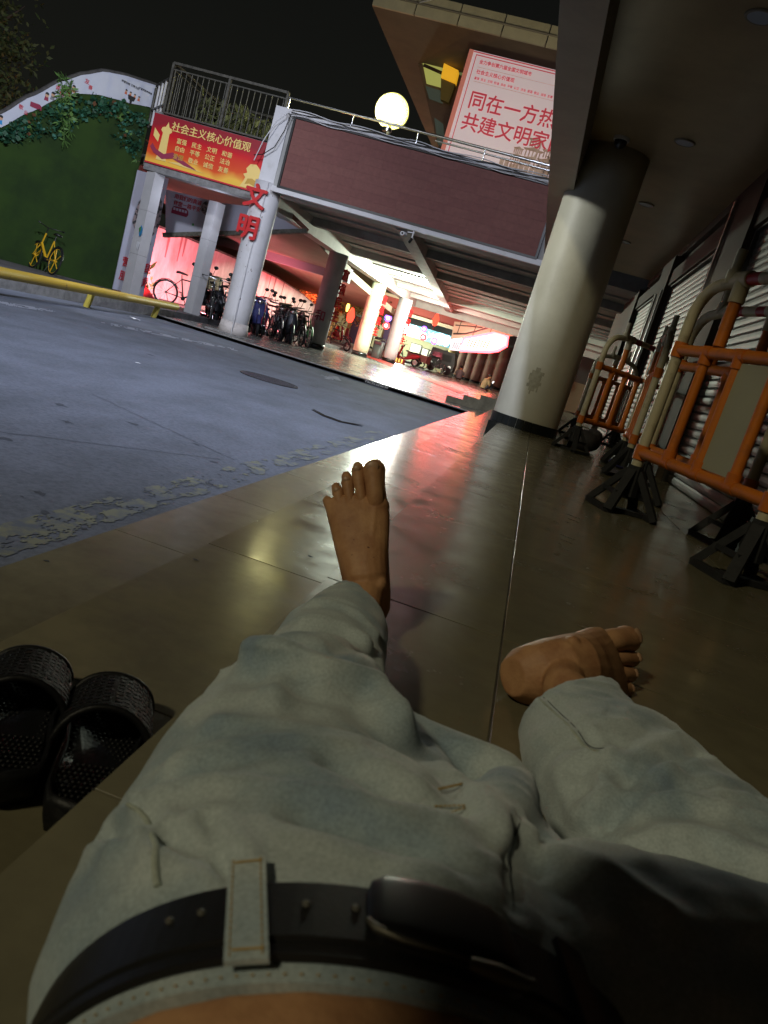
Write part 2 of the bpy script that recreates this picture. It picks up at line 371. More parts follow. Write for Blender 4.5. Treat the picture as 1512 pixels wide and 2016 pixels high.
yq = [(1.15, 1.55, .12, 'closest to the camera, cut by the left picture edge'), (1.75, 3.5, .10, 'long block beside the lowest step'), (3.55, 5.1, .10, 'long block level with the toes'), (5.15, 7.7, .12, 'far block near the road crack')]
for i, (y0, y1, th, tx) in enumerate(yq):
    worn('road_marking', [(-1.40, y0), (-1.22, y0), (-1.22, y1), (-1.40, y1)], 26, int((y1 - y0) * 80), YP, th, i * 3.1, 'worn yellow dash of the road edge line, ' + tx, 'road marking')
worn('road_marking', [(-6.426,8.509), (-6.374,9.549), (-6.133,9.199), (-6.164,8.171)], 60, 4, WP, -0.15, 9, 'faint white line on the road near the yellow barrier rail', 'road marking')
worn('road_marking', [(-6.05,10.076), (-5.203,13.232), (-4.992,12.719), (-5.857,9.765)], 90, 3, WP, 0.05, 4, 'faint long white line on the road before the big white pillar', 'road marking')
worn('road_marking', [(-3.648,13.328), (-3.578,14.369), (-3.281,13.397), (-3.372,12.633)], 20, 8, WP, -.1, 2, 'pale scuffed paint patch on the road near the far kerb', 'road marking')
mb = MB()
for k in range(11):
    x = -3.20 + k * 0.045; h = random.uniform(.03, .05)
    mb.box(x, x + 0.012, 14.985, 14.999, -0.385, -0.385 + h)
    if k % 2: mb.box(x, x + 0.034, 14.985, 14.999, -0.37, -0.36)
    if k % 3 == 0: mb.box(x + .012, x + 0.03, 14.985, 14.999, -0.345, -0.337)
tag(mb.build('kerb_lettering', mat('kerb_white', (0.8, 0.8, 0.75), 0.6)), 'small white stencilled marking on the face of the far kerb', 'marking')

# manhole covers
def manhole(cx, cy, r, label):
    t = thing('manhole_cover', (cx, cy, -0.40), label, 'manhole cover', 'manhole covers in the road')
    mb = MB(); n = 40
    ring = [(cx + r * math.cos(2 * PI * k / n), cy + r * math.sin(2 * PI * k / n), -0.397) for k in range(n)]
    mb.poly3(ring, (0, 0, 0.003)); mb.build('plate', mat('manhole_iron', (0.085, 0.08, 0.10), 0.6, 0.3, var=0.3, scale=20), t)
    mb = MB(); mb.torus((cx, cy, -0.396), (0, 0, 1), r * 1.02, 0.008, 48, 5); mb.build('rim', mat('manhole_rim', (0.04, 0.035, 0.035), 0.7), t)
    mb = MB()
    for i in range(-9, 10):
        for j in range(-9, 10):
            x = i * r / 10.5; y = j * r / 10.5
            if x * x + y * y < r * r * .85 and (i + j) % 2: mb.box(cx + x - .012, cx + x + .012, cy + y - .012, cy + y + .012, -0.395, -0.391)
    mb.build('studs', MATS['manhole_iron'], t, kind='stuff')
manhole(-3.19, 9.35, 0.36, 'round iron manhole cover in the middle of the road')
# broken edge / crack of the second cover
mb = MB(); pts = [(-2.076,7.56), (-1.891,7.362), (-1.698,7.303), (-1.526,7.561)]
for k in range(3):
    mb.tube([(p[0] + random.uniform(-.02, .02), p[1] + .05 * k + random.uniform(-.02, .02), -0.396) for p in pts], [0.004, 0.016 - k * .004, 0.014 - k * .004, 0.003], 5, flat=0.5)
tag(mb.build('road_crack', mat('crack', (0.02, 0.015, 0.01), 0.9)), 'long dark crack in the road surface near the steps', 'crack')
STAIN = mat('road_stain', (0.07, 0.078, 0.10), 0.9, var=0.2, scale=20)
mb = MB()
for i in range(42):
    if i < 26: cx = random.uniform(-2.6, -1.15); cy = random.uniform(1.6, 4.2)
    else: cx = random.uniform(-6.5, -1.4); cy = random.uniform(4, 12)
    s_ = random.uniform(.008, .05) * (1 if i < 26 else 1.3); n = 9; ph = random.random() * 6
    ring = []
    for k in range(n):
        a = 2 * PI * k / n; rr = s_ * random.uniform(.35, 1.2); ring.append((cx + rr * math.cos(a) * 1.2, cy + rr * math.sin(a) * .9, -0.3985))
    mb.add(ring, [tuple(range(n))])
mb.build('road_stains', STAIN, kind='stuff', label='dark stains and spots on the concrete road', cat='stains')
mb = MB()
for a, b in (((-2.16,3.01), (-1.482,3.944)), ((-5.919,11.889), (-1.646,7.788)), ((-2.698,4.58), (-1.457,4.029))):
    A = Vector((a[0], a[1], 0)); B = Vector((b[0], b[1], 0)); d = (B - A).normalized(); nn = Vector((-d.y, d.x, 0)); n = 30; P = []
    L = [A.lerp(B, k / n) + nn * noise.noise(Vector((k * .4, a[0], 0))) * .02 for k in range(n + 1)]
    vs = [Vector((p.x, p.y, -0.398)) + nn * s * 0.0025 for p in L for s in (-1, 1)]
    mb.add(vs, [(2 * k, 2 * k + 1, 2 * k + 3, 2 * k + 2) for k in range(n)])
mb.build('road_joint', STAIN, kind='stuff', label='thin dark construction joint lines across the concrete road', cat='joint')
def litter(x, y, z, s, m, label):
    mb = MB(); n = 10; vs = [(x, y, z + s * .3)]
    for k in range(n):
        a = 2 * PI * k / n; rr = s * random.uniform(.45, 1.1); vs.append((x + rr * math.cos(a) * 1.6, y + rr * math.sin(a), z + random.uniform(0, s * .25)))
    mb.add(vs, [(0, k + 1, (k + 1) % n + 1) for k in range(n)]); tag(mb.build('litter', m), label, 'litter')
PAPER = mat('paper', (0.85, 0.85, 0.88), 0.7)
_p = (-6.875,12.498); litter(_p[0], _p[1], -0.395, 0.09, PAPER, 'crumpled white paper on the road in front of the yellow rail')
_p = (-3.622,6.83); litter(_p[0], _p[1], -0.395, 0.025, PAPER, 'tiny white scrap in the middle of the road')
for px in ((0.275,5.254), (-1.014,4.566), (-1.012,1.675), (-0.619,1.634), (-0.432,1.958), (-0.142,2.209)):
    zz = 0.001 if px[0] > -.26 else (-0.149 if px[0] > -.65 else -0.299)
    litter(px[0], px[1], zz, 0.006, STAIN, 'small dark leaf crumb lying on the tiles')
for o in C.objects:
    if o.get('label') == 'small dark leaf crumb lying on the tiles': o['group'] = 'crumbs on the tiles'

# ================================================================ NEAR ARCADE
arc = thing('arcade_building', (1.4, 8, 0), 'dark arcade building with roller shutters along the right side and a canopy ceiling', 'building')
mb = MB(); mb.box(-0.45, 1.4, -3, 15.2, 2.90, 3.1); mb.build('ceiling', CEIL, arc)
mb = MB(); mb.box(-0.53, -0.27, -3, 15.2, 2.42, 3.6); mb.build('edge_beam', BEAMM, arc)
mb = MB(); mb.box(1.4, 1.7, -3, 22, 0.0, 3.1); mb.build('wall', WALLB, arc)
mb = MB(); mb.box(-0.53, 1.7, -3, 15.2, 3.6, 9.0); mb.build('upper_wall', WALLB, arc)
mb = MB(); mb.box(1.335, 1.398, -3, 15.2, 2.78, 2.898); mb.build('cornice', PILAS, arc)
for y0, y1 in ((7.3, 8.6), (11.85, 12.9), (15.7, 16.4), (2.6, 3.2), (-0.6, -0.1)):
    mb = MB(); mb.box(1.27, 1.398, y0, y1, 0.0, 2.778); mb.build('pilaster', PILAS, arc)
slat = MB()
N_ = 5; prof = [(0, 0), (-0.007, 0.008), (-0.011, 0.03), (-0.011, 0.055), (-0.004, 0.068), (0, 0.07)]
def shutter(y0, y1, ztop):
    L = y1 - y0
    mb = MB(); mb.box(1.30, 1.398, y0, y1, ztop, ztop + 0.22); hb = mb.build('shutter_housing', PILAS, arc)
    sm = MB(); vs = [(x, y, z) for y in (-L / 2 + .03, L / 2 - .03) for x, z in prof]; n = len(prof)
    sm.add(vs, [(i, i + 1, i + 1 + n, i + n) for i in range(n - 1)], False); me = meshof(sm, SHUT, 'slat')
    fr = MB(); fr.box(1.33, 1.395, y0, y0 + .03, 0, ztop); fr.box(1.33, 1.395, y1 - .03, y1, 0, ztop); fr.box(1.335, 1.39, y0 + .03, y1 - .03, ztop - .02, ztop); f = fr.build('shutter_frame', SHUT, arc)
    for k in range(int(ztop / 0.072)):
        o = piece(me, 'slat', (1.375 - 1.4, (y0 + y1) / 2 - 8, 0.005 + k * 0.072), f)
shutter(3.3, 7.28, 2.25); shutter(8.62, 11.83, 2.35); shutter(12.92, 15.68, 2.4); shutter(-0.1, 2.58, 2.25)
mb = MB(); mb.box(1.24, 1.262, 8.30, 8.36, 0, 2.7); mb.build('door_trim', STEEL, arc)
for _y in (12.5, 11.95):
    mb = MB(); mb.box(1.25, 1.268, _y, _y + .04, 0, 2.3); mb.build('door_trim', STEEL, arc)
DL = mat('downlight_glass', (0.35, 0.38, 0.42), 0.2)
for i, (x, y) in enumerate(((0.56, 7.7), (0.55, 10.1), (0.56, 12.5), (0.56, 5.3))):
    d = MB(); d.torus((x, y, 2.897), (0, 0, 1), 0.085, 0.012, 28, 6); dd = d.build('downlight_rim', BEAMM, arc)
    d = MB(); d.tube([(x, y, 2.899), (x, y, 2.889)], 0.078, 24); d.build('downlight_lens', DL, dd)
# near column
cx, cy = 0.0, 8.55
col = thing('round_column', (cx, cy, 0), 'large smooth cream column at the edge of the platform under the canopy', 'column', None)
mb = MB(); n = 64
mb.loft([((cx, cy, z), (0.36, 0, 0), (0, 0.36, 0)) for z in (-0.15, 0, 0.5, 1.2, 2, 2.6, 2.9)], 64, cap=True); mb.build('shaft', COLUMN, col)
for k in range(28):
    a0 = 2 * PI * k / 28 + .008; a1 = 2 * PI * (k + 1) / 28 - .008
    q = [(cx + .373 * math.cos(a), cy + .373 * math.sin(a)) for a in (a0, (a0 + a1) / 2, a1)]; qi = [(cx + .35 * math.cos(a), cy + .35 * math.sin(a)) for a in (a1, (a0 + a1) / 2, a0)]
    m_ = MB(); m_.poly3([(x, y, 0.001) for x, y in q + qi], (0, 0, 0.105)); m_.build('skirting_tile', BLACKTILE, col)
mb = MB(); mb.box(cx - .37, cx - 0.262, cy - .25, cy + .35, -0.149, -0.001); mb.build('plinth', BLACKTILE, col)
# faint stain on the column face
mb = MB(); vs = []; fs = []
for i in range(9):
    for j in range(9):
        a = -PI / 2 - .12 + (i - 4) * .045; z = 0.52 + (j - 4) * .035
        if ((i - 4) / 4.5) ** 2 + ((j - 4) / 4.5) ** 2 < random.uniform(.5, 1.1):
            o = [(cx + .3615 * math.cos(b), cy + .3615 * math.sin(b), zz) for b, zz in ((a, z), (a + .045, z), (a + .045, z + .035), (a, z + .035))]; mb.add(o, [(0, 1, 2, 3)])
mb.build('stain', mat('column_stain', (0.36, 0.34, 0.25), 0.6, var=0.2, scale=20), col)
# dome camera on the ceiling beside the column
t = thing('dome_camera', (0.02, 8.0, 2.9), 'small dome security camera on the canopy ceiling beside the cream column', 'security camera')
mb = MB(); mb.ell((0.02, 8.0, 2.86), .06, .06, .06); mb.build('dome', BLACK, t)
mb = MB(); mb.tube([(0.02, 8, 2.9), (0.02, 8, 2.87)], .075, 20); mb.build('mount', mat('white_plastic', (0.6, 0.6, 0.58), 0.4), t)

# ================================================================ CROWD BARRIERS
def barrier(name, label, A, B, plate=True, bars=5, redtop=True):
    """A, B = ground points of the two end posts"""
    A = Vector((A[0], A[1], 0)); B = Vector((B[0], B[1], 0)); L = (B - A).length; d = (B - A) / L
    t = thing(name, A, label, 'crowd barrier', 'orange and white crowd barriers', math.atan2(d.y, d.x))
    R = 0.0265; z1, z2, z3 = 0.306, 0.81, 1.128
    for s, x0 in ((1, 0), (-1, L)):
        mb = MB(); arcp = [(x0, 0, 0.10), (x0, 0, 0.27)]; mb.tube(arcp, R, 12); mb.build('post_foot', CREAMP, t, local=True)
        mb = MB(); mb.tube([(x0, 0, z1 + .03), (x0, 0, z2 - .03)], R, 14); mb.build('post', CREAMP, t, local=True)
        mb = MB(); k = [(x0, 0, z2 + .03), (x0, 0, z2 + .13)] + [(x0 + s * (.17 - .17 * math.cos(a)), 0, z2 + .13 + .17 * math.sin(a)) for a in (.25, .5, .75, 1.0, 1.25, 1.57)] + [(x0 + s * .30, 0, z3)]
        mb.tube(k, R, 14); mb.build('corner_bend', CREAMP, t, local=True)
        for z in (z1, z2):
            mb = MB(); mb.tube([(x0, 0, z - .035), (x0, 0, z + .035)], R * 1.25, 14); mb.build('joint', ORANGE2, t, local=True)
        mb = MB(); mb.tube([(x0 + s * .22, 0, z3), (x0 + s * .22, 0, z3 + .13)], R * .8, 10); mb.tube([(x0 + s * .22, 0, z3 - .02), (x0 + s * .22, 0, z3 + .04)], R * 1.15, 10); mb.build('top_peg', CREAMP, t, local=True)
        mb = MB(); mb.tube([(x0 + s * .31, 0, z3 - .10), (x0 + s * .31, 0, z3 + .02)], R * 1.25, 12); mb.tube([(x0 + s * .27, 0, z3), (x0 + s * .36, 0, z3)], R * 1.3, 12); mb.build('tee_joint', CREAMP, t, local=True)
        mb = MB(); mb.tube([(x0 + s * .31, 0, z2 + .03), (x0 + s * .31, 0, z3 - .10)], R, 12); mb.build('upright', ORANGE, t, local=True)
        # spider foot
        mb = MB()
        mb.tube([(x0, 0, .24), (x0, 0, .09)], [R * 1.5, R * 1.9], 8, smooth=False)
        for a in (PI / 2, -PI / 2):
            for w in (-.75, .75):
                dx = math.cos(a + w) * .17; dy = math.sin(a + w) * .17
                mb.bar((x0 + dx * .16, dy * .16, .215), (x0 + dx, dy, .012), .042, .03)
            c1 = (x0 + math.cos(a + .75) * .17, math.sin(a + .75) * .17, .014); c2 = (x0 + math.cos(a - .75) * .17, math.sin(a - .75) * .17, .014); mb.bar(c1, c2, .03, .026)
            c1 = (x0 + math.cos(a + .75) * .12, math.sin(a + .75) * .12, .10); c2 = (x0 + math.cos(a - .75) * .12, math.sin(a - .75) * .12, .10); mb.bar(c1, c2, .02, .02)
        mb.box(x0 - .03, x0 + .03, -.13, .13, .002, .022)
        mb.build('foot', RUBBER, t, local=True)
    for z in (z1, z2):
        mb = MB(); mb.tube([(.02, 0, z), (L - .02, 0, z)], R, 12); mb.build('rail', ORANGE, t, local=True)
    n = 3; a = .33; b = L - .33
    for i in range(n):
        mb = MB(); mb.tube([(a + (b - a) * i / n, 0, z3), (a + (b - a) * (i + 1) / n, 0, z3)], R, 12); mb.build('top_rail', REDP if i % 2 == 0 else CREAMP, t, local=True)
    for i in range(bars):
        x = L * (i + 1) / (bars + 1)
        mb = MB(); mb.tube([(x, 0, z1 + .03), (x, 0, z2 - .03)], R * .85, 12); mb.build('bar', ORANGE, t, local=True)
        for z, s in ((z1, 1), (z2, -1)):
            mb = MB(); mb.tube([(x, 0, z - s * .01), (x, 0, z + s * .055)], R * 1.12, 10); mb.tube([(x - .04, 0, z), (x + .04, 0, z)], R * 1.12, 10); mb.build('joint', ORANGE2, t, local=True)
    if plate:
        i0 = plate - 1; xa = L * (i0 + 1) / (bars + 1) + .02; xb = L * (i0 + 2) / (bars + 1) - .02
        mb = MB(); mb.box(xa, xb, -.006, .006, z1 + .03, z2 - .03); mb.build('sign_plate', SIGNP, t, local=True)
    return t
barrier('crowd_barrier', 'nearest orange and white pipe barrier with a blank cream plate', (0.573, 3.855), (0.913, 2.915), plate=2, bars=3)
barrier('crowd_barrier', 'barrier standing close behind the nearest one, hard against the shutter', (0.74, 4.75), (1.08, 3.81), plate=0, bars=3)
barrier('crowd_barrier', 'barrier seen almost end on, third along the row', (0.80, 5.95), (0.90, 7.2), plate=0, bars=3)
barrier('crowd_barrier', 'farthest barrier, next to the foot of the cream column', (0.48, 7.35), (1.18, 8.15), plate=0, bars=4)
barrier('crowd_barrier', 'chrome topped barrier peeking out behind the cream column', (0.62, 10.4), (1.2, 10.8), plate=0, bars=5)
barrier('crowd_barrier', 'barrier of which only a black foot shows at the right picture edge', (1.02, 2.22), (1.36, 1.28), plate=0, bars=3)
# bag and things on the floor beyond
t = thing('bag', (0.62, 8.0, 0), 'dark lumpy bag on the floor between column and farthest barrier', 'bag')
mb = MB(); mb.ell((0.62, 8.0, .10), .17, .13, .11); mb.ell((0.70, 8.05, .17), .09, .08, .07); mb.build('sack', mat('bag_cloth', (0.03, 0.028, 0.03), 0.7, bump=0.5, bscale=30), t)
mb = MB(); mb.torus((0.62, 8.0, .21), (0, 1, 0), .06, .008, 16, 5, 0, PI); mb.build('handle', BLACK, t)
mb = MB(); mb.ell((0.90, 7.0, .04), .10, .06, .04); mb.ell((0.97, 6.98, .06), .04, .04, .04)
tag(mb.build('blue_bundle', mat('blue_cloth', (0.05, 0.05, 0.20), 0.6)), 'small blue bundle on the floor by the barrier feet', 'bundle')
mb = MB()
for k in range(4):
    mb.tube([(0.50 + k * .05, 8.95 - k * .04, .02), (0.52 + k * .05, 8.9, .16)], .03, 8)
tag(mb.build('shoes', mat('brown_leather', (0.12, 0.04, 0.02), 0.5)), 'brown shoes on the floor just right of the cream column', 'shoes')

# ================================================================ OVERPASS DECK
dk = thing('overpass_deck', (-4, 16, -0.33), 'concrete overpass deck with ribbed underside spanning from the big white pillar to the canopy', 'overpass')
mb = MB(); mb.box(-7.2, 3.5, 16.7, 38.5, 3.0, 3.3); mb.build('slab', CONC, dk)
mb = MB(); mb.box(-6.42, 1.5, 15.98, 16.69, 2.74, 3.299); mb.build('front_beam', CONC, dk)
mb = MB(); mb.box(-7.22, -6.86, 16.6, 38.5, 2.58, 2.998); mb.build('edge_beam', CONCW, dk)
mb = MB(); mb.obox((-4.35, 27.2, 2.86), (-.75, 10.8, 0), (.17, .012, 0), (0, 0, .137)); mb.build('middle_beam', CONC, dk)
for y, m_ in ((20.2, CONC), (24.6, CONC), (32.8, CONCW), (36.4, CONCW)):
    mb = MB(); mb.box(-6.85, 2.5, y, y + .3, 2.80, 2.997); mb.build('cross_beam', m_, dk)
for k in range(14):
    y = 17.6 + 1.45 * k
    mb = MB(); mb.box(-6.85, 2.5, y, y + .14, 2.955, 2.9975); mb.build('rib', CONC, dk)
mb = MB(); mb.box(-7.2, 2.5, 38.5, 38.7, 2.55, 3.5); mb.build('end_beam', CONCW, dk)
mb = MB(); mb.box(-6.40, -0.6, 15.86, 15.975, 2.72, 2.83); mb.build('ledge', WHITEPAINT, dk)
mb = MB(); mb.box(-6.45, 0.5, 15.84, 16.3, 4.23, 4.30); mb.build('coping', WHITEPAINT, dk)
mb = MB(); mb.box(-6.42, 1.5, 16.0, 16.3, 3.301, 4.229); mb.build('parapet', CONC, dk)
# steel handrail
t = thing('handrail', (-3.5, 16.15, 4.3), 'steel handrail along the top of the dark red screen', 'handrail')
A = Vector((-6.639,16.15,4.644)); B = Vector((-0.997,16.15,4.547)); A.z = B.z = (A.z + B.z) / 2
mb = MB(); mb.tube([A, B], .028, 10); mb.build('top_rail', STEEL, t)
mb = MB(); mb.tube([A + Vector((3.2, 0, -.09)), B + Vector((0, 0, -.09))], .018, 8); mb.build('lower_rail', STEEL, t)
for k in range(5):
    p = A.lerp(B, k / 4 * .985 + .01); mb = MB(); mb.tube([(p.x, p.y, 4.30), p], .016, 8); mb.build('post', STEEL, t)
# screen
scx = thing('led_screen', (-3.5, 15.9, 2.86), 'long unlit dark red led screen hung on the front of the overpass', 'screen')
x0, x1, z0, z1 = -6.24, -0.83, 2.86, 4.17
nx, nz = 11, 8; w = (x1 - x0) / nx; h = (z1 - z0) / nz
ms = []
for m_ in (LED, LEDB):
    mb = MB(); a, b = w / 2 - .0005, h / 2 - .0008; mb.box(-a, a, -0.02, 0.02, -b, b); ms.append(meshof(mb, m_, 'led_module'))
for i in range(nx):
    for j in range(nz):
        o = piece(random.choice(ms), 'led_module', (x0 + w * (i + .5) + 3.5, 0 + random.uniform(-.0006, .0006), z0 + h * (j + .5) - 2.86), scx)
        o.rotation_euler = (random.uniform(-.002, .002), 0, random.uniform(-.002, .002))
mb = MB(); mb.box(x0 - .05, x0 - .004, 15.85, 15.96, z0 - .05, z1 + .05); mb.box(x1 + .004, x1 + .05, 15.85, 15.96, z0 - .05, z1 + .05)
mb.box(x0 - .004, x1 + .004, 15.85, 15.96, z0 - .05, z0 - .004); mb.box(x0 - .004, x1 + .004, 15.85, 15.96, z1 + .004, z1 + .05); mb.build('frame', BLACK, scx)
# cables along screen
cab = thing('cable_bundle', (-3.5, 15.85, 4.25), 'pale cables strung along the top edge of the dark red screen', 'cables')
for k in range(4):
    mb = MB(); pts = []
    for i in range(34):
        x = -6.35 + i * .17; pts.append((x, 15.83 - .012 * k, 4.25 + .035 * (k - 1.5) + .018 * math.sin(i * .9 + k * 2) + .02 * noise.noise(Vector((i * .3, k, 0)))))
    mb.tube(pts, .010, 5); mb.build('cable', WHITEPAINT if k != 2 else BLACK, cab)
mb = MB(); mb.tube([(-6.36, 15.84, 4.22), (-6.42, 15.86, 3.9), (-6.55, 15.88, 3.55), (-6.75, 15.88, 3.36), (-6.95, 15.9, 3.30)], .010, 6); mb.build('cable', BLACK, cab)
mb = MB(); mb.tube([(-6.38, 15.83, 4.27), (-6.62, 15.83, 4.02), (-6.80, 15.84, 3.6), (-6.92, 15.9, 3.2)], .010, 6); mb.build('cable', WHITEPAINT, cab)
# security camera under screen
cc = thing('bullet_camera', (-3.402,15.8,2.615), 'white security camera bracket under the lower edge of the dark red screen', 'security camera')
p = Vector((-3.397,15.8,2.596))
mb = MB(); mb.tube([p + Vector((-.02, 0, 0)), p + Vector((-.06, -.12, -.01))], .04, 12); mb.tube([p + Vector((-.06, -.12, -.01)), p + Vector((-.061, -.13, -.01))], .044, 12); mb.build('body', WHITEPAINT, cc)
mb = MB(); mb.tube([p + Vector((-.06, -.128, -.01)), p + Vector((-.0622, -.134, -.011))], .022, 12); mb.build('lens', BLACK, cc)
mb = MB(); mb.bar(p + Vector((.0, .03, .06)), p + Vector((.14, .05, .08)), .02, .02); mb.bar(p + Vector((.12, .04, -.10)), p + Vector((.12, .04, .16)), .025, .025); mb.bar(p + Vector((.12, 0, .14)), p + Vector((.36, .04, .11)), .02, .02); mb.build('bracket', WHITEPAINT, cc)
mb = MB(); mb.tube([p + Vector((.10, 0, -.12)), p + Vector((.14, -.06, -.06))], .03, 8); mb.build('junction', BLACK, cc)

# ---------------------------------------------------------------- big pillars
def pillar(x, y, r, ztop, label, ring=True, m=WHITEPAINT, z0=-0.33):
    t = thing('round_pillar', (x, y, z0), label, 'pillar', 'round pillars holding the overpass')
    mb = MB(); mb.loft([((x, y, z), (r, 0, 0), (0, r, 0)) for z in (z0, .2, .9, 1.6, 2.2, ztop)], 40); mb.build('shaft', m, t)
    if ring:
        mb = MB(); mb.loft([((x, y, z), (r + .014, 0, 0), (0, r + .014, 0)) for z in (z0, z0 + .17)], 40); mb.build('base_ring', BLACKTILE, t)
    return t
p1 = pillar(-6.6, 16.2, .29, 2.88, 'big white pillar with two red characters at the left end of the dark red screen', ring=False)
mb = MB(); mb.box(-6.78, -6.44, 16.02, 16.4, 2.882, 4.36); mb.build('upper_shaft', WHITEPAINT, p1)
mb = MB(); mb.loft([((-6.6, 16.2, -.329), (.33, 0, 0), (0, .33, 0)), ((-6.6, 16.2, -.05), (.297, 0, 0), (0, .297, 0))], 32); mb.build('lower_render', mat('render_coat', (0.58, 0.53, 0.50), 0.75, col2=(0.40, 0.36, 0.33), scale=7, thr=(.3, .5)), p1)
mb = MB(); mb.poly3([(-7.05, 15.75, -.335), (-6.2, 15.7, -.335), (-6.05, 16.1, -.335), (-6.9, 16.5, -.335)], (0, 0, .03)); mb.build('footing', KERB, p1)
mb = MB(); mb.tube([(-6.50, 15.895, 2.86), (-6.52, 15.893, 1.2), (-6.49, 15.86, -.31)], .012, 6); mb.build('conduit', WHITEPAINT, p1)
for i in range(26):
    a = -PI / 2 + random.uniform(-1.2, 1.0); z = random.uniform(-.25, 2.7); s_ = random.uniform(.006, .022); mb = MB() if i == 0 else mb
    c = [(-6.6 + .2925 * math.cos(a + da), 16.2 + .2925 * math.sin(a + da), z + dz) for da, dz in ((-s_ * 2, -s_), (s_ * 2, -s_ * .6), (s_ * 1.5, s_ * 1.4), (-s_, s_))]
    mb.add(c, [(0, 1, 2, 3)])
mb.build('scuff_marks', mat('scuff', (0.22, 0.19, 0.17), 0.8), p1, kind='stuff')
REDCH = mat('red_letter', (0.55, 0.012, 0.015), 0.45)
for ch, px in (('文', (-6.93, 15.86, 2.34)), ('明', (-6.94, 15.86, 1.72))):
    text(ch, .50, px, (1, 0.0, 0), (0, 0, 1), REDCH, p1, 'red_character', bold=.045, th=.05)
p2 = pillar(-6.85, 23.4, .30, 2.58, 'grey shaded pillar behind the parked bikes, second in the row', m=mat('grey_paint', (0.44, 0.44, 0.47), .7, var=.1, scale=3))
p3 = pillar(-7.1, 30.7, .31, 2.58, 'cream lit pillar with mossy foot beside the small scooter, third in the row', m=mat('mossy_paint', (0.62, 0.60, 0.42), .7, col2=(0.42, 0.42, 0.28), scale=3, thr=(.3, .5)))
p4 = pillar(-6.75, 35.2, .31, 2.58, 'farthest white pillar with a litter bin at its foot', m=WHITEPAINT)
for p_, x, y, w in ((p2, -6.56, 23.3, 1), (p3, -6.80, 30.6, 1), (p4, -6.45, 35.1, 1)):
    for k, ch in enumerate('富强民主'):
        text(ch, .36, (x, y, 1.9 - k * .42), (.35, .94, 0), (0, 0, 1), REDCH, p_, 'red_character', bold=.04, th=.03)
text('和', .34, (-7.0, 23.08, .55), (1, 0, 0), (0, 0, 1), PURPRINT, p2, 'red_character', bold=.02, th=.012)

# small square pillars left
def sq_pillar(x, y, w, z0, z1, label, rz=0.25):
    t = thing('square_pillar', (x, y, z0), label, 'pillar', None, rz)
    n = 3; h = (z1 - z0) / n
    for k in range(n):
        mb = MB(); a = w / 2; mb.box(-a, a, -a, a, k * h + .003, (k + 1) * h - .003); mb.build('stone_cladding', mat('stone_clad', (0.46, 0.45, 0.45), .45, var=.07, scale=2), t, local=True)
    mb = MB(); mb.box(-w / 2 + .01, w / 2 - .01, -w / 2 + .01, w / 2 - .01, 0, z1 - z0); mb.build('core', KERB, t, local=True)
    return t
sa = sq_pillar(-9.22, 16.35, .27, -.22, 2.62, 'square tiled pillar with a blue sticker under the left end of the red banner', rz=-.35)
sb = sq_pillar(-8.40, 17.85, .27, -.22, 2.42, 'square tiled pillar without stickers, just left of the big white pillar', rz=-.35)
def sticker(c, s, m, seed, parent, nm='sticker'):
    rr = random.Random(seed); ux = Vector((math.cos(-.35), math.sin(-.35), 0)); mb = MB()
    poly = [(s * rr.uniform(.6, 1.1) * math.cos(a), s * rr.uniform(.6, 1.1) * math.sin(a)) for a in [k * 2 * PI / 11 for k in range(11)]]
    mb.prism(poly, c, ux, (0, 0, 1), .002); mb.build(nm, m, parent)
_c = Vector((-9.124,16.19,1.231)); sticker(_c, .12, BLUEPRINT, 3, sa)
_c = Vector((-9.152,16.185,1.255)); sticker(_c, .06, GREENPRINT, 5, sa)
_c = Vector((-9.123,16.19,0.923)); sticker(_c, .11, PAPER, 8, sa, 'paper_scrap')

# ---------------------------------------------------------------- red banner
bn = thing('slogan_banner', (-8.167,16.15,3.127), 'red and gold slogan banner above the square pillars', 'banner')
bm = bpy.data.materials.new('banner_print'); bm.use_nodes = True
n = bm.node_tree.nodes; l = bm.node_tree.links; g = n.new('ShaderNodeNewGeometry'); sp = n.new('ShaderNodeSeparateXYZ'); l.new(g.outputs['Position'], sp.inputs[0])
nz_ = n.new('ShaderNodeTexNoise'); nz_.inputs['Scale'].default_value = 2.0; l.new(g.outputs['Position'], nz_.inputs['Vector'])
mr = n.new('ShaderNodeMapRange'); l.new(sp.outputs['Z'], mr.inputs[0]); mr.inputs[1].default_value = 2.62; mr.inputs[2].default_value = 3.66
ad = n.new('ShaderNodeMath'); ad.operation = 'MULTIPLY_ADD'; l.new(nz_.outputs[0], ad.inputs[0]); ad.inputs[1].default_value = .35
l.new(mr.outputs[0], ad.inputs[2]); cr = n.new('ShaderNodeValToRGB'); l.new(ad.outputs[0], cr.inputs[0]); l.new(cr.outputs[0], n['Principled BSDF'].inputs['Base Color'])
e = cr.color_ramp.elements; e[0].position = .12; e[0].color = (.85, .55, .06, 1); e[1].position = 1.1; e[1].color = (.30, .02, .03, 1)
for p_, c_ in ((.28, (.9, .50, .07, 1)), (.42, (.72, .09, .02, 1)), (.75, (.62, .012, .02, 1))): k = e.new(p_); k.color = c_
n['Principled BSDF'].inputs['Roughness'].default_value = .4
X0, Z0 = -9.42, 2.64; BW, BH = 2.68, 1.0
mb = MB(); mb.box(X0, X0 + BW, 16.14, 16.17, Z0, Z0 + BH); mb.build('sheet', bm, bn)
mb = MB(); mb.box(X0, X0 + BW, 16.132, 16.139, Z0 - .012, Z0 + .02); mb.build('lower_trim', REDPRINT, bn)
mb = MB(); mb.box(X0 - .02, X0 + BW, 16.175, 16.5, Z0 - .15, Z0 - .005); mb.box(X0, X0 + BW, 16.175, 16.3, Z0 + .9, Z0 + BH + .05); mb.build('support_beam', KERB, bn)
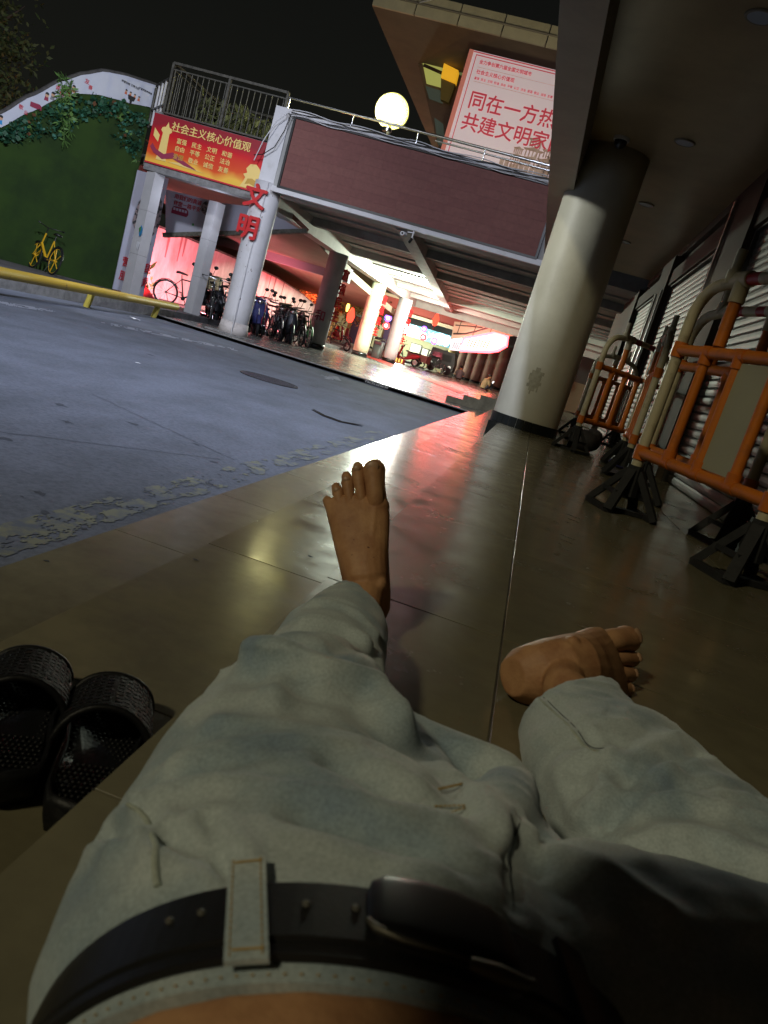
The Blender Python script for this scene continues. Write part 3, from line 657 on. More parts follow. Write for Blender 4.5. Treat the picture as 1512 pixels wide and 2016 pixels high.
text('社会主义核心价值观', .205, (-8.97,16.13,3.384), (1, 0, 0), (0, 0, 1), GOLD, bn, bold=.016, th=.012, spacing=.97)
for (px_), ws in (((-8.796,16.13,3.166), ('富强', '民主', '文明', '和谐')), ((-8.805,16.13,3.013), ('自由', '平等', '公正', '法治')), ((-8.8,16.13,2.852), ('爱国', '敬业', '诚信', '友善'))):
    for k, wd in enumerate(ws): text(wd, .118, (px_[0] + k * .35, px_[1], px_[2]), (1, 0, 0), (0, 0, 1), GOLD if k or ws[0] != '爱国' else GOLDD, bn, bold=.02, th=.008, spacing=1.02)
def P2(px, dz=0): return Vector(px)
def shape(pts, o, s, m, parent, nm, y, th=.005):
    mb = MB(); mb.prism([(p[0] * s, p[1] * s) for p in pts], (o[0], y, o[1]), (1, 0, 0), (0, 0, 1), -th if False else th); return mb.build(nm, m, parent)
ox, oz = X0 + .08, Z0 + .05
shape([(.12, .0), (.36, .0), (.33, .12), (.31, .55), (.36, .60), (.34, .66), (.28, .68), (.24, .78), (.20, .68), (.13, .66), (.11, .60), (.16, .55), (.14, .12)], (ox + .04, oz + .05), 1, GOLD, bn, 'printed_column', 16.133)
shape([(0, .56), (.14, .44), (.13, .30), (0, .40)], (ox, oz + .1), 1, GOLD, bn, 'printed_wing', 16.134)
shape([(.0, .30), (.10, .20), (.30, .14), (.50, .22), (.75, .12), (1.05, .02), (1.1, -.01), (.80, .02), (.52, .10), (.28, .03), (.06, .12), (-.04, .22)], (ox + .02, oz + .05), 1, PURPRINT, bn, 'printed_ribbon', 16.130)
shape([(.0, .0), (.30, .05), (.62, .0), (.86, -.03), (.4, -.02)], (ox + .45, oz + .06), 1, GOLD, bn, 'printed_wall', 16.131)
shape([(.0, .0), (.36, .0), (.38, .12), (.34, .20), (.40, .30), (.36, .42), (.26, .50), (.13, .48), (.06, .38), (.10, .30), (.02, .26), (.08, .20), (.05, .10)], (X0 + BW - .46, oz - .02), 1, GOLD, bn, 'printed_lion', 16.131)
shape([(.0, .0), (.10, .03), (.22, .0), (.24, .10), (.14, .14), (.04, .12)], (X0 + BW - .36, oz + .05), 1, GOLDD, bn, 'printed_lion_shade', 16.127)
# ---------------------------------------------------------------- cage railing above banner
cg = thing('cage_railing', (-8, 16.1, 3.66), 'dark rusty railing cage on top of the red banner', 'railing')
xa, xb, yb, za, zb = -9.2, -6.62, 18.4, 3.68, 4.66
bmesh_bar = MB(); bmesh_bar.tube([(0, 0, za - 3.66), (0, 0, zb - 3.66 - .12)], .0095, 6, cap=False); bme = meshof(bmesh_bar, DARKMET, 'baluster')
def railrun(A, B, nb, posts):
    A = Vector(A); B = Vector(B)
    for z, w in ((za, .04), (zb - .12, .03), (zb, .06)):
        mb = MB(); mb.bar((A.x, A.y, z), (B.x, B.y, z), w, w * .8); mb.build('rail', DARKMET, cg)
    for k in range(nb):
        p = A.lerp(B, (k + .5) / nb); piece(bme, 'baluster', (p.x + 8, p.y - 16.1, 0), cg)
    for k in range(posts):
        p = A.lerp(B, k / (posts - 1)); mb = MB(); mb.box(p.x - .025, p.x + .025, p.y - .025, p.y + .025, za, zb); mb.build('post', DARKMET, cg)
railrun((xa, 16.1, 0), (xb, 16.1, 0), 20, 3); railrun((xa, 16.12, 0), (xa, yb, 0), 14, 2); railrun((xa, yb, 0), (xb, yb, 0), 20, 2)
mb = MB(); mb.box(xa - .05, xb, 16.33, 20, 3.45, 3.62); mb.build('floor_slab', CONC, cg)
# lower rail run to the parapet
lr = thing('short_railing', (-9.6, 16.8, 3.7), 'short dark railing section between white parapet and railing cage', 'railing')
pa = Vector((-10.45, 17.75, 0)); pb = Vector((-9.22, 16.25, 0))
for z in (3.9, 4.45):
    mb = MB(); mb.bar((pa.x, pa.y, z + .08), (pb.x, pb.y, z), .05, .05); mb.build('rail', DARKMET, lr)
for k in range(6):
    p = pa.lerp(pb, k / 5); mb = MB(); mb.tube([(p.x, p.y, 3.6), (p.x, p.y, 4.47)], .035 if k in (0, 5) else .028, 8); mb.build('post', DARKMET if k in (0, 5) else WHITEPAINT, lr)

# ---------------------------------------------------------------- leaves helper
def leaves(name, pts, size, m, parent=None, jitter=.1, seed=1, n_each=10, label=None, cat=None, kind='stuff', asp=2.2, up=.3):
    rr = random.Random(seed); mb = MB()
    for p in pts:
        for _ in range(n_each):
            c = Vector(p) + Vector((rr.gauss(0, jitter), rr.gauss(0, jitter), rr.gauss(0, jitter)))
            d = Vector((rr.uniform(-1, 1), rr.uniform(-1, 1), rr.uniform(-.6, 1) * up + rr.uniform(-.5, .8))).normalized(); s_ = size * rr.uniform(.5, 1.4)
            sd = d.cross(Vector((rr.uniform(-1, 1), rr.uniform(-1, 1), rr.uniform(-1, 1)))).normalized() * s_ / asp
            mb.add([c, c + d * s_ * .5 + sd, c + d * s_, c + d * s_ * .5 - sd], [(0, 1, 2, 3)])
    return mb.build(name, m, parent, kind=kind, label=label, cat=cat)

# ---------------------------------------------------------------- green wall with white parapet
gw = thing('turf_wall', (-12, 15.5, -.22), 'tall curved ramp wall covered with dark artificial turf under a white picture parapet', 'wall')
d0 = Vector((-11.85, 15.5, 0)); dd = Vector((1.45, 2.5, 0)).normalized(); nn_ = Vector((dd.y, -dd.x, 0))   # outward towards the road
prof = [(-6, -.22, .1), (-3.4, .30, .75), (-2.1, .95, 1.30), (-.53, 2.32, 2.60), (0.0, 2.85, 3.17), (.60, 3.41, 3.75), (1.0, 3.66, 4.05), (1.45, 3.81, 4.31), (2.0, 3.90, 4.44), (2.7, 4.05, 4.54)]
def pt(s, z, off=0): return d0 + dd * s + nn_ * off + Vector((0, 0, z))
def interp(s, k):
    for a, b in zip(prof, prof[1:]):
        if a[0] <= s <= b[0]:
            t_ = (s - a[0]) / (b[0] - a[0]); t_ = t_ * t_ * (3 - 2 * t_) * .3 + t_ * .7; return a[k] + (b[k] - a[k]) * t_
    return prof[-1][k]
ss = [-6 + i * 8.68 / 60 for i in range(61)]
def band(zlo, zhi, off0, off1, nm, m, parent):
    mb = MB(); vs = []
    for s in ss:
        a, b = zlo(s), zhi(s); vs += [pt(s, a, off1), pt(s, b, off1), pt(s, b, off0), pt(s, a, off0)]
    fs = []
    for i in range(len(ss) - 1):
        for k in range(4): fs.append((i * 4 + k, i * 4 + (k + 1) % 4, (i + 1) * 4 + (k + 1) % 4, (i + 1) * 4 + k))
    fs += [(3, 2, 1, 0), tuple((len(ss) - 1) * 4 + k for k in range(4))]
    mb.add(vs, fs); return mb.build(nm, m, parent)
band(lambda s: -.22, lambda s: max(-.2, interp(s, 1)), -.30, 0, 'turf', TURF, gw)
par = band(lambda s: interp(s, 1) + .002, lambda s: interp(s, 2), -.14, .03, 'parapet', PARAPET, gw)
mb = MB(); mb.tube([pt(s, interp(s, 2) + .02, -.05) for s in ss], .06, 8, flat=.8); mb.build('coping', COPING, gw)
for sd, m_, nm, nE, sz in ((1, LEAF1, 'ivy', 9, .10), (2, LEAF2, 'fern', 2, .13), (3, LEAF3, 'rust_leaf', 1, .09), (5, mat('leaf_blue', (0.03, 0.14, 0.09), .6, var=.3, scale=5), 'ivy_blue', 5, .07)):
    rr = random.Random(sd); ps = []
    for i in range(260 if nm.startswith('ivy') else 90):
        s = rr.uniform(-4, 2.6); d_ = rr.random() ** 1.4 * (.42 + .22 * math.sin(s * 2.7) + (.45 if s > 1.9 else 0)) + (.0 if s < 2.1 else .15 * rr.random()); ps.append(pt(s, interp(s, 1) - d_ - .13, .02))
    leaves(nm, ps, sz, m_, gw, .05, sd, nE)
for s, L in ((.62, 1.15), (.70, .9), (.5, .8)):
    mb = MB(); rr = random.Random(int(L * 100)); st = [pt(s + .02 * k, 3.75 - L * k / 8, .08 + .04 * math.sin(k)) for k in range(9)]
    mb.tube(st, .008, 4)
    for p in st:
        for k in range(7):
            d = Vector((rr.uniform(-1, 1), rr.uniform(-1, 1), rr.uniform(-1, .7))).normalized(); L_ = rr.uniform(.12, .24); sdv = d.cross(Vector((.3, 1, .2))).normalized() * .022
            mb.add([p, p + d * L_ * .5 + sdv, p + d * L_, p + d * L_ * .5 - sdv], [(0, 1, 2, 3)])
    mb.build('fern_frond', LEAF2, gw)
# pictures printed on the parapet
def ppoly(s, z, pts, sc, m, nm='picture', off=.033):
    mb = MB(); mb.prism([(p[0] * sc, p[1] * sc) for p in pts], pt(s, z, off), dd, (0, 0, 1), .002); return mb.build(nm, m, gw)
circ = [(math.cos(k * PI / 6), math.sin(k * PI / 6)) for k in range(12)]
def kid(s, z, h, body):
    ppoly(s, z, [(-.3, 0), (.3, 0), (.22, .5), (-.22, .5)], h, body)
    ppoly(s, z + .68 * h, circ, h * .25, SKINPRINT, off=.0355); ppoly(s, z + .82 * h, [(-1, -.2), (1, -.2), (.8, .6), (0, .9), (-.8, .6)], h * .26, BLACKPRINT, off=.038)
kid(-.52, 2.42, .17, BLUEPRINT); kid(.30, 3.22, .16, PURPRINT); kid(.42, 3.28, .16, GREYPRINT); kid(.60, 3.48, .17, GREENPRINT); kid(.72, 3.50, .18, REDPRINT); kid(.82, 3.60, .15, SKINPRINT)
for k in range(4): kid(1.98 + k * .11, 4.06 - .004 * k, .10, ORPRINT)
ppoly(2.13, 3.98, [(-1, 1), (1, 1), (.7, .1), (.3, 0), (.2, -.8), (-.2, -.8), (-.3, 0), (-.7, .1)], .10, BLACKPRINT, off=.04)
ppoly(.12, 3.02, [(-1, -.3), (1, -.3), (1, .3), (.6, .6), (-1, .5)], .12, PURPRINT)
for s, z, w, sz in ((-.22, 2.86, '敬', .10), (-.10, 2.80, '业', .09), (.44, 3.52, '诚', .10), (.54, 3.44, '信', .10), (1.02, 3.90, '友', .11), (1.12, 3.82, '善', .10)):
    text(w, sz, pt(s, z, .036), dd, (0, 0, 1), REDPRINT, gw, bold=.02, th=.002)
text('邻里和睦 互帮互助', .055, pt(1.82, 4.27, .036), dd, (0, 0, 1), BLACKPRINT, gw, th=.002); text('守望相助传美德', .05, pt(2.25, 4.30, .036), dd, (0, 0, 1), BLACKPRINT, gw, th=.002)

# white poster panel at the end of turf wall
po = thing('white_poster', (-10.3, 18.1, -.22), 'tall white poster with round photo and red characters behind the square pillar', 'poster')
mb = MB(); mb.poly3([pt(2.62, -.2, .05), pt(3.5, -.2, -.02), pt(3.5, 2.72, -.02), pt(2.62, 2.62, .05)], nn_ * .03); mb.build('sheet', POSTER, po)
mb = MB(); mb.prism([(.34 * a * (.8 if b > 0 else 1), .48 * b) for a, b in circ], pt(3.04, 1.70, .09), dd, (0, 0, 1), .002); mb.build('round_photo', PHOTOPRINT, po)
mb = MB(); mb.prism([(.12 * a, .45 * b) for a, b in circ], pt(3.36, 1.75, .065), dd, (0, 0, 1), .002); mb.build('round_photo', PHOTOPRINT, po)
mb = MB(); mb.prism([(-.22, 0), (.26, .02), (.2, .25), (-.2, .22)], pt(3.1, 1.05, .09), dd, (0, 0, 1), .002); mb.build('picture', GREYPRINT, po)
for s, z, w in ((2.70, .42, '营造'), (2.70, .08, '服务'), (3.26, .42, '度'), (3.26, .08, '境')):
    text(w, .25, pt(s, z, .09), dd, (0, 0, 1), REDPRINT, po, bold=.02, th=.003)
# board under ramp
bd = thing('ramp_board', (-9.461,18.9,2.127), 'white board with red safety slogan and a coach picture under the ramp', 'board')
mb = MB(); mb.poly3([(-10.319,18.9,2.508), (-10.041,18.9,1.394), (-6.548,18.9,2.438), (-7.678,18.9,2.709), (-8.899,18.9,2.545)], (0, .03, 0)); mb.build('sheet', POSTER, bd)
text('用我们的真诚', .125, (-10.032,18.88,2.364), (1, 0, 0), (0, 0, 1), REDPRINT, bd, bold=.02, th=.004)
text('伴您一路平安', .125, (-10.02,18.88,2.204), (1, 0, 0), (0, 0, 1), REDPRINT, bd, bold=.02, th=.004)
o = Vector((-10.023,18.88,1.99)); mb = MB(); mb.prism([(0, 0), (.42, 0), (.46, .06), (.44, .15), (.36, .20), (.04, .18), (0, .12)], o, (1, 0, 0), (0, 0, 1), .003); cb = mb.build('coach_picture', PURPRINT, bd)
mb = MB()
for k in range(5): mb.prism([(.03 + .08 * k, .09), (.09 + .08 * k, .09), (.09 + .08 * k, .15), (.03 + .08 * k, .15)], (o.x, 18.876, o.z), (1, 0, 0), (0, 0, 1), .002)
mb.build('coach_windows', POSTER, cb)
o = Vector((-9.108,18.87,2.336)); mb = MB(); mb.prism([(a * .17, b * .17) for a, b in circ], o, (1, 0, 0), (0, 0, 1), .003); mb.build('round_photo', PHOTOPRINT, bd)
o = Vector((-9.379,18.87,1.866)); mb = MB(); mb.prism([(a * .03, b * .03) for a, b in circ], o, (1, 0, 0), (0, 0, 1), .003); mb.build('logo', GREENPRINT, bd)
mb = MB(); a_ = Vector((-10.077,18.85,1.413)); b_ = Vector((-6.446,18.85,2.467)); mb.bar(a_, b_, .12, .10); mb.build('lower_beam', mat('weathered_beam', (0.16, 0.15, 0.12), .8, var=.4, scale=9), bd)
mb = MB(); mb.bar((-7.487,18.7,3.016), (-6.434,18.85,2.47), .08, .10); mb.build('side_beam', mat('rust_beam', (0.22, 0.09, 0.06), .8, var=.4, scale=9), bd)

# ramp underside
rm = thing('access_ramp', (-9, 20, 0), 'sloping concrete access ramp underside between the board and the grey pillar', 'ramp')
mb = MB(); mb.poly3([(-13.5, 19.2, 2.75), (-7.24, 17.2, 2.95), (-7.24, 26.5, 2.28), (-13.5, 26.5, 2.28)], (0, 0, .25)); mb.build('upper_slab', mat('ramp_under', (0.23, 0.22, 0.17), .8, var=.1, scale=1), rm)
mb = MB(); mb.box(-13.5, -7.24, 26.52, 26.9, 2.02, 2.5); mb.build('cross_beam', mat('grey_beam', (0.22, 0.235, 0.26), .8), rm)
mb = MB(); mb.poly3([(-13.5, 26.92, 2.2), (-7.24, 26.92, 2.2), (-7.24, 37, 1.72), (-13.5, 37, 1.72)], (0, 0, .25)); mb.build('lower_slab', mat('ramp_under2', (0.34, 0.28, 0.20), .8, var=.1, scale=1), rm)
# pink lit wall
RW = mat('stained_wall', (0.62, 0.50, 0.48), .8, col2=(0.42, 0.28, 0.25), scale=3, stretch=(1, 1, .35), thr=(.3, .6), bump=.2)
wl_ = thing('ramp_wall', (-10.5, 24, -.33), 'stained plaster wall washed in pink and red light behind the parked bikes', 'wall')
tops = [(-12.4, 19.3, 1.72), (-11.5, 22.2, 1.72), (-10.8, 25.5, 1.66), (-10.35, 28.5, 1.56), (-10.1, 31.0, 1.34), (-9.95, 33.4, 1.0), (-9.9, 34.2, .75)]
mb = MB(); vs = []; fs = []
for x, y, z in tops: vs += [(x, y, -.35), (x, y, z), (x - .25, y, z), (x - .25, y, -.35)]
for i in range(len(tops) - 1):
    for k in range(4): fs.append((i * 4 + k, i * 4 + (k + 1) % 4, (i + 1) * 4 + (k + 1) % 4, (i + 1) * 4 + k))
fs += [(3, 2, 1, 0), tuple((len(tops) - 1) * 4 + k for k in range(4))]
mb.add(vs, fs); mb.build('plaster', RW, wl_)
mb = MB(); mb.tube([(x - .1, y, z + .02) for x, y, z in tops], .06, 6); mb.build('coping', KERB, wl_)
for k in range(9):
    i = k % 6; t_ = random.random(); a = Vector(tops[i]); b = Vector(tops[i + 1]); p = a.lerp(b, t_); L = random.uniform(.3, .9)
    mb = MB(); dv = (b - a).normalized() * random.uniform(.02, .06); dv.z = 0
    mb.add([(p.x + .006 - dv.x, p.y - dv.y, p.z), (p.x + .006 + dv.x, p.y + dv.y, p.z), (p.x + .006 + dv.x * .4, p.y + dv.y * .4, p.z - L), (p.x + .006 - dv.x * .4, p.y - dv.y * .4, p.z - L)], [(0, 1, 2, 3)]); mb.build('drip_stain', mat('drip', (0.30, 0.16, 0.15), .9), wl_)
leaves('weeds', [(-11.8 + random.uniform(-.2, .5), 19.9 + random.uniform(-.3, 1.2), -.2 + random.random() * .7) for _ in range(60)], .28, LEAF2, None, .1, 4, 4, 'green and yellow weeds growing at the foot of the pink lit wall', 'weeds', 'stuff', 7, 1.5)
mb = MB(); mb.poly3([(-11.6, 19.0, -.22), (-10.2, 19.4, -.22), (-10.9, 19.6, .25), (-11.7, 19.3, .75)], (0, .04, 0)); tag(mb.build('red_board', REDPRINT), 'slanted red board leaning at the foot of the pink lit wall', 'board')

# ---------------------------------------------------------------- yellow pipe rail
yr = thing('yellow_rail', (-7.2, 12, -.4), 'yellow pipe barrier rail along the kerb with worn paint', 'rail')
mb = MB(); a = Vector((-6.72, 7.9, -.10)); b = Vector((-7.78, 15.75, -.10)); mb.tube([a + (a - b) * .3] + [a.lerp(b, k / 10) for k in range(11)], .072, 16); mb.build('pipe', YELLOW, yr)
for p in ((-7.42, 11.9), (-7.72, 14.75), (-6.95, 8.9)):
    mb = MB(); mb.tube([(p[0], p[1], -.4), (p[0] + .06, p[1], -.12)], .055, 12); mb.build('stub_post', mat('yellow_pale', (0.66, 0.55, 0.10), .5), yr)  # posts in a paler, more even yellow than the pipe

# ---------------------------------------------------------------- bicycles
def bicycle(label, loc, rz, frame, wheelm=None, basket=False, scale=1.0, solid=False, lean=.10, group='bikes parked under the ramp', box=None, fenders=None, name='bicycle', cat='bicycle'):
    t = thing(name, loc, label, cat, group, rz); t.scale = (scale,) * 3; t.rotation_euler[0] = lean
    R = .31
    wm = wheelm or STEEL
    for x in (-.52, .52):
        mb = MB(); mb.torus((x, 0, R), (0, 1, 0), R - .018, .019, 28, 6); wh = mb.build('wheel', RUBBER, t, local=True)
        mb = MB(); mb.torus((x, 0, R), (0, 1, 0), R - .042, .009, 28, 5); mb.tube([(x, -.04, R), (x, .04, R)], .022, 8)
        for k in range(5 if solid else 12):
            a = 2 * PI * k / (5 if solid else 12); mb.tube([(x, 0, R), (x + (R - .045) * math.cos(a), 0, R + (R - .045) * math.sin(a))], .012 if solid else .0022, 4, cap=False)
        mb.build('rim', wm, wh, local=True)
        f = MB(); pts = [(x + (R + .02) * math.cos(a), 0, R + (R + .02) * math.sin(a)) for a in ([.5, 1, 1.5, 2, 2.5, 3.0] if x < 0 else [.2, .7, 1.2, 1.7])]
        f.tube(pts, .022, 5, flat=.5); f.build('mudguard', fenders or BLACK, t, local=True)
    mb = MB(); bb = (-.08, 0, .28); st = (-.20, 0, .72); hd = (.34, 0, .74); hl = (.38, 0, .60)
    for p, q, r in ((bb, st, .017), (bb, hl, .022), (st, hd, .016) if not solid else (bb, hl, .03), (bb, (-.52, 0, R), .011), (st, (-.52, 0, R), .010)): mb.tube([p, q], r, 8)
    mb.tube([(.31, 0, .84), hl], .019, 8); mb.build('frame', frame, t, local=True)
    mb = MB(); mb.tube([hl, (.44, .05, .45), (.52, .05, R)], .012, 6); mb.tube([hl, (.44, -.05, .45), (.52, -.05, R)], .012, 6); mb.build('fork', frame, t, local=True)
    mb = MB(); mb.tube([(.31, 0, .84), (.29, 0, .96)], .013, 6); mb.tube([(.20, -.27, 1.0), (.27, -.16, .99), (.30, 0, .96), (.27, .16, .99), (.20, .27, 1.0)], .012, 6); mb.build('handlebar', STEEL if not solid else BLACK, t, local=True)
    for s in (-1, 1):
        mb = MB(); mb.tube([(.20, s * .27, 1.0), (.12, s * .29, 1.0)], .018, 6); mb.build('grip', BLACK, t, local=True)
    mb = MB(); mb.tube([st, (-.225, 0, .83)], .013, 6); mb.build('seat_post', STEEL, t, local=True)
    mb = MB(); mb.loft([((-.36, 0, .86), (0, .07, 0), (0, 0, .03)), ((-.28, 0, .87), (0, .085, 0), (0, 0, .03)), ((-.18, 0, .865), (0, .04, 0), (0, 0, .025)), ((-.08, 0, .855), (0, .02, 0), (0, 0, .018))], 12); mb.build('saddle', BLACK, t, local=True)
    mb = MB(); mb.tube([(-.08, -.06, .28), (-.08, .06, .28)], .05, 12); mb.tube([(-.08, .07, .28), (.0, .07, .14)], .01, 5); mb.tube([(-.08, -.07, .28), (-.16, -.07, .42)], .01, 5); mb.box(-.03, .05, .07, .15, .125, .145); mb.box(-.2, -.12, -.15, -.07, .41, .43); mb.build('crank', BLACK, t, local=True)
    mb = MB(); mb.tube([(-.5, .05, R), (-.42, .12, .01)], .008, 5); mb.build('kickstand', STEEL, t, local=True)
    if basket:
        mb = MB(); x0, x1, y0, y1, z0, z1 = .42, .70, -.16, .16, .68, .92
        for z in (z0, (z0 + z1) / 2, z1):
            mb.tube([(x0, y0, z), (x1, y0, z), (x1, y1, z), (x0, y1, z), (x0, y0, z)], .006, 4)
        for k in range(6):
            xx = x0 + (x1 - x0) * k / 5; yy = y0 + (y1 - y0) * k / 5
            for p in ((xx, y0), (xx, y1), (x0, yy), (x1, yy)): mb.tube([(p[0], p[1], z0), (p[0], p[1], z1)], .003, 4)
        mb.box(x0, x1, y0, y1, z0 - .004, z0 + .004); mb.build('basket', BLACK, t, local=True)
    if box:
        mb = MB(); mb.box(-.62, -.34, -.15, .15, .70, .95); mb.build('rear_box', box, t, local=True)
    return t
def moped(label, loc, rz, bodym, seatm=None, box=None, lean=.12, group='mopeds parked under the ramp', scale=1.0):
    t = thing('moped', loc, label, 'moped', group, rz); t.rotation_euler[0] = lean; t.scale = (scale,) * 3
    R = .235
    for x in (-.56, .58):
        mb = MB(); mb.torus((x, 0, R), (0, 1, 0), R - .045, .045, 24, 8); wh = mb.build('wheel', RUBBER, t, local=True)
        mb = MB(); mb.tube([(x, -.02, R), (x, .02, R)], .13, 14); mb.build('rim', STEEL, wh, local=True)
    mb = MB(); mb.loft([((-.78, 0, .62), (0, .05, 0), (0, 0, .04)), ((-.6, 0, .56), (0, .12, 0), (0, 0, .12)), ((-.3, 0, .48), (0, .13, 0), (0, 0, .14)), ((-.10, 0, .36), (0, .12, 0), (0, 0, .09)), ((.15, 0, .28), (0, .13, 0), (0, 0, .04)), ((.36, 0, .34), (0, .13, 0), (0, 0, .06))], 14); mb.build('body', bodym, t, local=True)
    mb = MB(); mb.loft([((.42, 0, .30), (.04, 0, .01), (0, .13, 0)), ((.38, 0, .55), (.05, 0, .01), (0, .18, 0)), ((.32, 0, .80), (.05, 0, .01), (0, .13, 0)), ((.28, 0, .94), (.06, 0, .01), (0, .09, 0))], 14); mb.build('front_shield', bodym, t, local=True)
    mb = MB(); mb.loft([((-.80, 0, .74), (0, .10, 0), (0, 0, .03)), ((-.5, 0, .74), (0, .14, 0), (0, 0, .045)), ((-.18, 0, .70), (0, .11, 0), (0, 0, .04))], 12); mb.build('seat', seatm or BLACK, t, local=True)
    mb = MB(); mb.tube([(.30, 0, .95), (.40, 0, .62), (.58, .0, R)], .022, 8); mb.build('fork', STEEL, t, local=True)
    mb = MB(); mb.tube([(.14, -.32, 1.0), (.26, -.14, .99), (.28, 0, .95), (.26, .14, .99), (.14, .32, 1.0)], .014, 6); mb.build('handlebar', BLACK, t, local=True)
    for s in (-1, 1):
        mb = MB(); mb.tube([(.22, s * .2, .99), (.24, s * .26, 1.16)], .006, 5); mb.ell((.24, s * .28, 1.2), .02, .06, .045); mb.build('mirror', BLACK, t, local=True)
    mb = MB(); mb.ell((.37, 0, .86), .04, .07, .06); mb.build('headlight', STEEL, t, local=True)
    mb = MB(); mb.tube([(.58 + .30 * math.cos(a), 0, R + .30 * math.sin(a)) for a in (.3, .8, 1.3, 1.8, 2.3)], .055, 6, flat=.4); mb.build('mudguard', bodym, t, local=True)
    if box: mb = MB(); mb.box(-.95, -.62, -.17, .17, .78, 1.05); mb.build('rear_box', box, t, local=True)
    return t
NAVY = mat('navy_cover', (0.025, 0.03, 0.13), .7, var=.3, scale=8, bump=.4, bscale=20); GREENP = mat('green_paint', (0.10, 0.38, 0.12), .4); CARD = mat('cardboard', (0.42, 0.33, 0.17), .8); DKRED = mat('dark_red_paint', (0.25, 0.02, 0.03), .4); DKM = mat('dark_metal', (0.03, 0.03, 0.035), .4, .4); SILV = mat('silver_paint', (0.5, 0.5, 0.5), .35, .5)
bicycle('bright yellow shared bicycle with yellow wheels in front of the turf wall', (-10.987,15.653) + (-.22,), math.radians(126 + 22), YELLOWB, YELLOWB, solid=True, lean=.12, group=None, scale=.98)
_p = (-9.923,20.864); bicycle('dark bicycle with pale wheel rim sticking out left of the second square pillar', (-8.95, 18.55, -.22), math.radians(20), DKM, STEEL, group=None)
_p = (-8.916,20.017); bicycle('black bicycle with bright front rim right of the second square pillar', (-8.0, 18.0, -.22), math.radians(-62), DKM, STEEL, basket=True, box=CARD, group=None)
bicycle('dark bicycle with white saddle bag leaning close to the big white pillar', (-7.9, 18.7, -.22), math.radians(-48), DKM, STEEL, group=None, fenders=SILV)
moped('navy covered moped just left of the big white pillar with red light', (-7.55, 18.6, -.22), math.radians(-60), NAVY, NAVY, group=None)
moped('navy moped with round mirror just right of the big white pillar', (-7.55, 20.1, -.33), math.radians(-66), NAVY, group=None)
bicycle('dark red bicycle in the shade behind the big white pillar', (-7.3, 19.9, -.33), math.radians(-70), DKRED, STEEL, group=None)
bicycle('old bicycle with silver mudguards, fourth in the bike row', (-7.25, 20.75, -.33), math.radians(-58), DKM, STEEL, group=None, fenders=SILV, basket=True)
moped('black moped carrying a cardboard box in the middle of the bike row', (-7.2, 21.5, -.33), math.radians(-64), DKM, box=CARD, group=None)
bicycle('dark bicycle with tall handlebar beside the moped with the cardboard box', (-7.0, 21.9, -.33), math.radians(-55), DKM, STEEL, group=None)
bicycle('green bicycle with green mudguards near the grey pillar', (-6.85, 22.35, -.33), math.radians(-60), GREENP, STEEL, fenders=GREENP, group=None)
bicycle('black bicycle with thick dark tyres touching the grey pillar on its left', (-7.1, 22.75, -.33), math.radians(-50), DKM, BLACK, group=None)
for k, (x, y) in enumerate(((-8.0, 22.6), (-8.2, 23.6), (-7.9, 24.4))):
    bicycle(('silver bicycle in the back of the bike row near the grey pillar', 'silver bicycle farthest back in the bike row', 'silver bicycle hidden mostly behind the grey pillar')[k], (x, y, -.33), math.radians(-40 - 15 * k), SILV, STEEL, group=None, basket=True)

for k, (x, y, a, m_, bx, lab) in enumerate((
    (-8.35, 19.3, -70, DKM, None, 'black moped in the back row between the second square pillar and the big white pillar'),
    (-8.0, 19.5, -55, DKRED, None, 'dark red moped in the back row left of the big white pillar'),
    (-8.6, 18.9, -80, DKM, CARD, 'black moped with cardboard box hidden partly by the second square pillar'),
    (-7.9, 20.6, -62, DKM, None, 'black moped just right of the big white pillar, back row'),
    (-7.85, 21.3, -75, NAVY, None, 'navy moped in the back row behind the cardboard box moped'),
    (-7.6, 22.0, -60, DKM, None, 'black moped in the back row near the green bicycle'),
    (-7.35, 22.9, -50, DKM, None, 'black moped beside the grey pillar, last in the back row'),
    (-6.95, 21.1, -66, DKM, None, 'black moped in the front row between silver mudguards and cardboard box'))):
    moped(lab, (x, y, -.22 if y < 19.0 else -.33), math.radians(a), m_, box=bx, group=None)
# scooter by third pillar
t = thing('kick_scooter', (-8.3, 31.6, -.33), 'small dark electric scooter standing behind the cream lit pillar', 'scooter', None, math.radians(155))
for x in (-.50, .55):
    mb = MB(); mb.torus((x, 0, .20), (0, 1, 0), .165, .035, 22, 7); wh = mb.build('wheel', RUBBER, t, local=True); mb = MB()
    for k in range(5): mb.tube([(x, 0, .20), (x + .14 * math.cos(k * 1.2566), 0, .20 + .14 * math.sin(k * 1.2566))], .014, 4)
    mb.build('rim', STEEL, wh, local=True)
mb = MB(); mb.box(-.40, .40, -.09, .09, .17, .27); mb.build('deck', BLACK, t, local=True)
mb = MB(); mb.tube([(.55, 0, .20), (.50, 0, .45), (.38, 0, 1.02)], .022, 8); mb.build('stem', BLACK, t, local=True)
mb = MB(); mb.tube([(.34, -.26, 1.04), (.38, 0, 1.03), (.34, .26, 1.04)], .016, 6); mb.ell((.40, 0, 1.0), .05, .05, .07); mb.build('handlebar', BLACK, t, local=True)
mb = MB(); mb.tube([(-.22, 0, .27), (-.24, 0, .52)], .018, 6); mb.ell((-.25, 0, .56), .13, .09, .035); mb.build('seat', BLACK, t, local=True)
